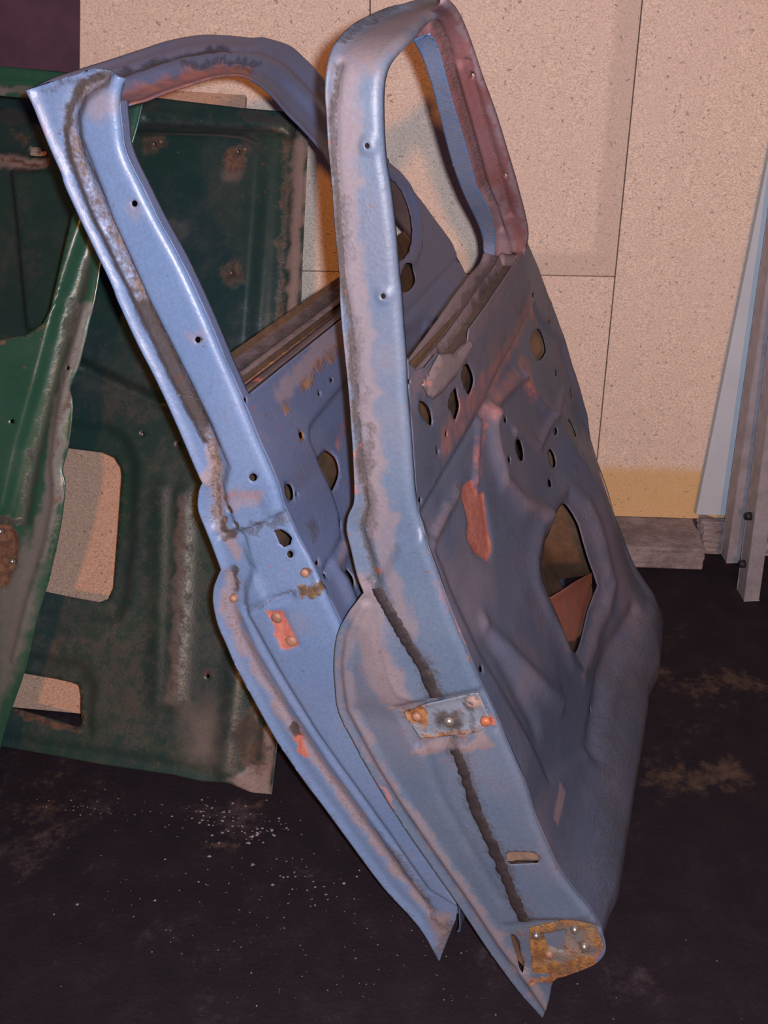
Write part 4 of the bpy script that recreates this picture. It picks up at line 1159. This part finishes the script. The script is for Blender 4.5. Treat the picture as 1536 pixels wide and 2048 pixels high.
# ============================================================ green door at the left border
LP0 = np.array([-.52, 1.27, 0.0])
lp = lean_plane(LP0, 13, 20)
Lq = lambda q: lp.uv(q)
ldoor = thing('car_door', LP0, 'glossy green car door cut by the left border, before the rusty green one', 'door')
ledge = [(287, 176), (283, 210), (274, 250), (262, 292), (238, 380), (205, 500), (188, 600), (160, 718), (147, 758), (139, 779), (144, 815), (135, 892), (123, 937), (128, 968), (124, 1019), (113, 1085), (91, 1176), (69, 1250),
         (51, 1331), (19, 1424), (0, 1489), (-55, 1722)]
lbot = Lq([(-55, 1722)])[0]
lft = -.62
lo_ = np.vstack([Lq(cr(ledge, 3)), [(lbot[0], .003), (lft, .003), (lft, Lq([(-60, 132)])[0][1])], Lq([(-60, 132), (0, 138), (150, 150), (250, 168)])])
lwin = [(228, 232), (205, 300), (180, 370), (155, 432), (125, 560), (112, 618), (97, 648), (62, 671), (0, 682), (-120, 690), (-120, 190), (0, 196), (120, 206), (205, 216)]
ridge = [(238, 250), (190, 395), (160, 480), (120, 600), (77, 764), (40, 892), (15, 1008), (-5, 1050)]
lgroove = [(215, 400), (185, 480), (150, 600), (118, 720), (90, 830), (65, 930), (45, 1040)]
rpatch = [(-20, 1045), (20, 1050), (35, 1085), (32, 1130), (10, 1175), (-20, 1180)]
sheet('door_panel', lp, lo_, [Lq(lwin), Lq(ell(138, 736, 4, 4.5)), Lq(ell(35, 842, 3.5, 4))], M['green'], ldoor, res=.0050, thick=.0015,
      feats=[('poly', np.vstack([Lq(ridge), [(lft - .1, 0), (lft - .1, 1.4)], Lq([(0, 120), (250, 160)])]), .016, .012), ('ridge', Lq(ridge), .006, .006), ('ridge', Lq(lgroove), -.008, .012),
             ('ridge', Lq([(170, 620), (143, 720), (120, 830), (108, 920), (112, 1000), (95, 1090), (60, 1200), (30, 1320)]), .005, .007),
             ('ridge', Lq(ledge), -.004, .009), ('poly', Lq(rpatch), -.006, .006),
             ('ridge', Lq([(-60, 165), (0, 168), (150, 182), (240, 196)]), -.008, .007)],
      marks=[(3, 'line', Lq([(165, 620), (140, 720), (120, 800), (108, 920), (100, 1000), (75, 1100), (40, 1200), (20, 1320)]), .85, .018), (3, 'poly', Lq([(-10, 1180), (50, 1060), (90, 1110), (50, 1300), (-10, 1440)]), .75, .02),
             (0, 'line', Lq([(150, 700), (120, 850), (108, 920), (108, 1050), (95, 1120)]), .48, .004), (2, 'line', Lq(lgroove), .62, .012), (0, 'poly', Lq(rpatch), 1.0, .006),
             (3, 'spot', Lq([(125, 775)])[0], .9, .018), (0, 'line', Lq([(0, 683), (62, 672), (97, 650)]), .6, .004), (2, 'line', Lq([(-20, 1030), (15, 1042), (42, 1050)]), .9, .008),
             (0, 'spot', Lq([(62, 735)])[0], .5, .008), (3, 'line', Lq([(-20, 182), (60, 186)]), .8, .010)],
      base_wear=[(3, .16, 9), (2, .14, 8)])
for q in ((4, 1062), (28, 1122)):
    bolt(lp, q, .005, M['bolt'], ldoor, lp.N, h=.006, lift=.004)
sk_ = np.vstack([Lq(cr(ledge, 2))[3:], [(lbot[0], .003), (lft, .003), (lft, .62)], Lq([(0, 720), (90, 690)])])
sk_[:, 0] -= .004
class Back(Plane):
    pass
bk = Plane(lp.org - lp.N * .05, lp.U, lp.V, lp.N)
skb = np.array([(lbot[0] - .01, .003), (lft, .003), (lft, .6), (lbot[0] + .09, .6), (lbot[0] + .03, .3)])
sheet('outer_skin', bk, skb, [], M['green'], ldoor, res=.02)

# ============================================================ ladder at the right
LY = on_floor(1496, 1191)
lad = thing('ladder', LY, 'aluminium ladder leaning at the right border, its two rails by the white board', 'ladder')
def rail(name, foot_px, top_px, foot_pt, w_, d_, mat, parent):
    """U-section rail from foot_pt upward along the picture direction foot->top, leaning towards the wall"""
    lean = math.radians(1.6)
    nrm = np.array([0, -math.cos(lean), -math.sin(lean)])
    nrm = np.array([0, -math.cos(lean), math.sin(lean)])
    a = foot_pt
    b = on_plane(top_px[0], top_px[1], foot_pt, nrm)
    ax = (b - a) / np.linalg.norm(b - a)
    L_ = 1.5
    e1 = np.array([1, 0, 0]) - ax * ax[0]
    e1 /= np.linalg.norm(e1)
    e2 = np.cross(ax, e1)
    t_ = .0025
    prof = [(-w_ / 2, -d_ / 2), (w_ / 2, -d_ / 2), (w_ / 2, -d_ / 2 + t_ * 2), (-w_ / 2 + t_, -d_ / 2 + t_ * 2), (-w_ / 2 + t_, d_ / 2 - t_ * 2), (w_ / 2, d_ / 2 - t_ * 2), (w_ / 2, d_ / 2), (-w_ / 2, d_ / 2)]
    n_ = len(prof)
    V = [a + ax * l_ + e1 * x_ + e2 * y_ for l_ in (0.0, L_) for x_, y_ in prof]
    Fc = [(i, (i + 1) % n_, (i + 1) % n_ + n_, i + n_) for i in range(n_)]
    Fc += [(0, 1, 2, 3), (0, 3, 4, 7), (4, 5, 6, 7), (11, 10, 9, 8), (15, 12, 11, 8), (15, 14, 13, 12)]
    o = link_mesh(name, V, Fc, mat, parent, smooth=False)
    m = o.modifiers.new('bevel', 'BEVEL')
    m.width = .0012
    m.segments = 2
    m.limit_method = 'ANGLE'
    return a, ax, e1, e2
f2 = LY + np.array([0, 0, .001])
ra = rail('rail', None, (1560, 700), f2, .036, .055, M['alu'], lad)
f1 = on_plane(1460, 1116, (0, 2.215, 0), np.array([0, 1.0, 0]))
rb = rail('rail', None, (1538, 575), f1, .032, .050, M['alu'], lad)
for (a, ax, e1, e2), off in ((ra, .36), (rb, .36)):
    pass
def bar(name, p, q, r_, mat, parent, n=12):
    p, q = np.array(p), np.array(q)
    return lathe(name, p, q - p, [(r_, 0), (r_, float(np.linalg.norm(q - p)))], mat, parent, n=n)
a, ax, e1, e2 = ra
right = a + e1 * .40
def rail_copy(src_a, ax, e1, e2, w_, d_):
    V = []
    prof = [(w_ / 2, -d_ / 2), (w_ / 2, d_ / 2), (-w_ / 2, d_ / 2), (-w_ / 2, d_ / 2 - .005), (w_ / 2 - .003, d_ / 2 - .005), (w_ / 2 - .003, -d_ / 2 + .005), (-w_ / 2, -d_ / 2 + .005), (-w_ / 2, -d_ / 2)]
    for l_ in (0, 1.5):
        V += [src_a + ax * l_ + e1 * x_ + e2 * y_ for x_, y_ in prof]
    n_ = 8
    Fc = [(i, (i + 1) % n_, (i + 1) % n_ + n_, i + n_) for i in range(n_)]
    link_mesh('rail', V, Fc, M['alu'], lad, smooth=False)
rail_copy(right, ax, e1, e2, .036, .055)
for k in range(5):
    p = a + ax * (.135 + .27 * k)
    bar('rung', p + e1 * .0, p + e1 * .40, .014, M['alu'], lad)
a, ax, e1, e2 = rb
for k, l_ in enumerate((.10, .34)):
    p = a + ax * l_ + e1 * .019 + e2 * .0
    lathe('rubber_bush', p - e2 * .0, e1, [(.011, -.006), (.011, .010), (.008, .014)], M['rubber'], lad, n=14)
a, ax, e1, e2 = ra
for l_ in (.09, .22):
    p = a + ax * l_ - e1 * .02
    lathe('rubber_bush', p, -e1, [(.010, -.004), (.010, .008), (.007, .012)], M['rubber'], lad, n=14)

# ============================================================ crumbs and chips on the floor
V, Fc = [], []
def crumb(x, y, r):
    k0 = len(V)
    n_ = random.randint(5, 7)
    a0 = random.random() * 6
    for lev, (rr__, z_) in enumerate(((1.0, 0.0005), (.85, .55), (.3, .8))):
        for i in range(n_):
            t = a0 + 2 * math.pi * i / n_
            q = r * rr__ * random.uniform(.7, 1.2)
            V.append((x + q * math.cos(t), y + q * .8 * math.sin(t), max(.0003, r * z_ * random.uniform(.7, 1.1) * .8)))
    for lev in range(2):
        for i in range(n_):
            Fc.append((k0 + lev * n_ + i, k0 + lev * n_ + (i + 1) % n_, k0 + (lev + 1) * n_ + (i + 1) % n_, k0 + (lev + 1) * n_ + i))
    Fc.append(tuple(k0 + 2 * n_ + i for i in range(n_)))
def scatter(cx, cy, sx, sy, n_, r0, r1):
    for _ in range(n_):
        q = on_floor(random.gauss(cx, sx), random.gauss(cy, sy))
        crumb(q[0], q[1], random.uniform(r0, r1))
scatter(440, 1640, 55, 22, 85, .0005, .0030)
scatter(520, 1665, 25, 12, 30, .0008, .003)
scatter(200, 1615, 50, 15, 40, .0005, .0018)
scatter(600, 1760, 60, 40, 45, .0006, .0022)
scatter(400, 1800, 260, 130, 110, .0004, .0016)
scatter(1000, 1950, 200, 60, 40, .0004, .0014)
scatter(620, 1900, 220, 70, 60, .0004, .0014)
for x_, y_, r_ in ((155, 1809, .0028), (310, 1801, .0026), (108, 1829, .002), (419, 1713, .0036), (330, 1719, .0022), (397, 1764, .0022), (505, 1730, .004), (688, 1767, .003), (515, 1667, .004), (545, 1770, .003)):
    q = on_floor(x_, y_)
    crumb(q[0], q[1], r_)
o = link_mesh('floor_crumbs', V, Fc, M['crumb'], smooth=False)
tag(o, 'pale crumbs and flakes scattered over the dark floor left of the doors', 'debris', kind='stuff')
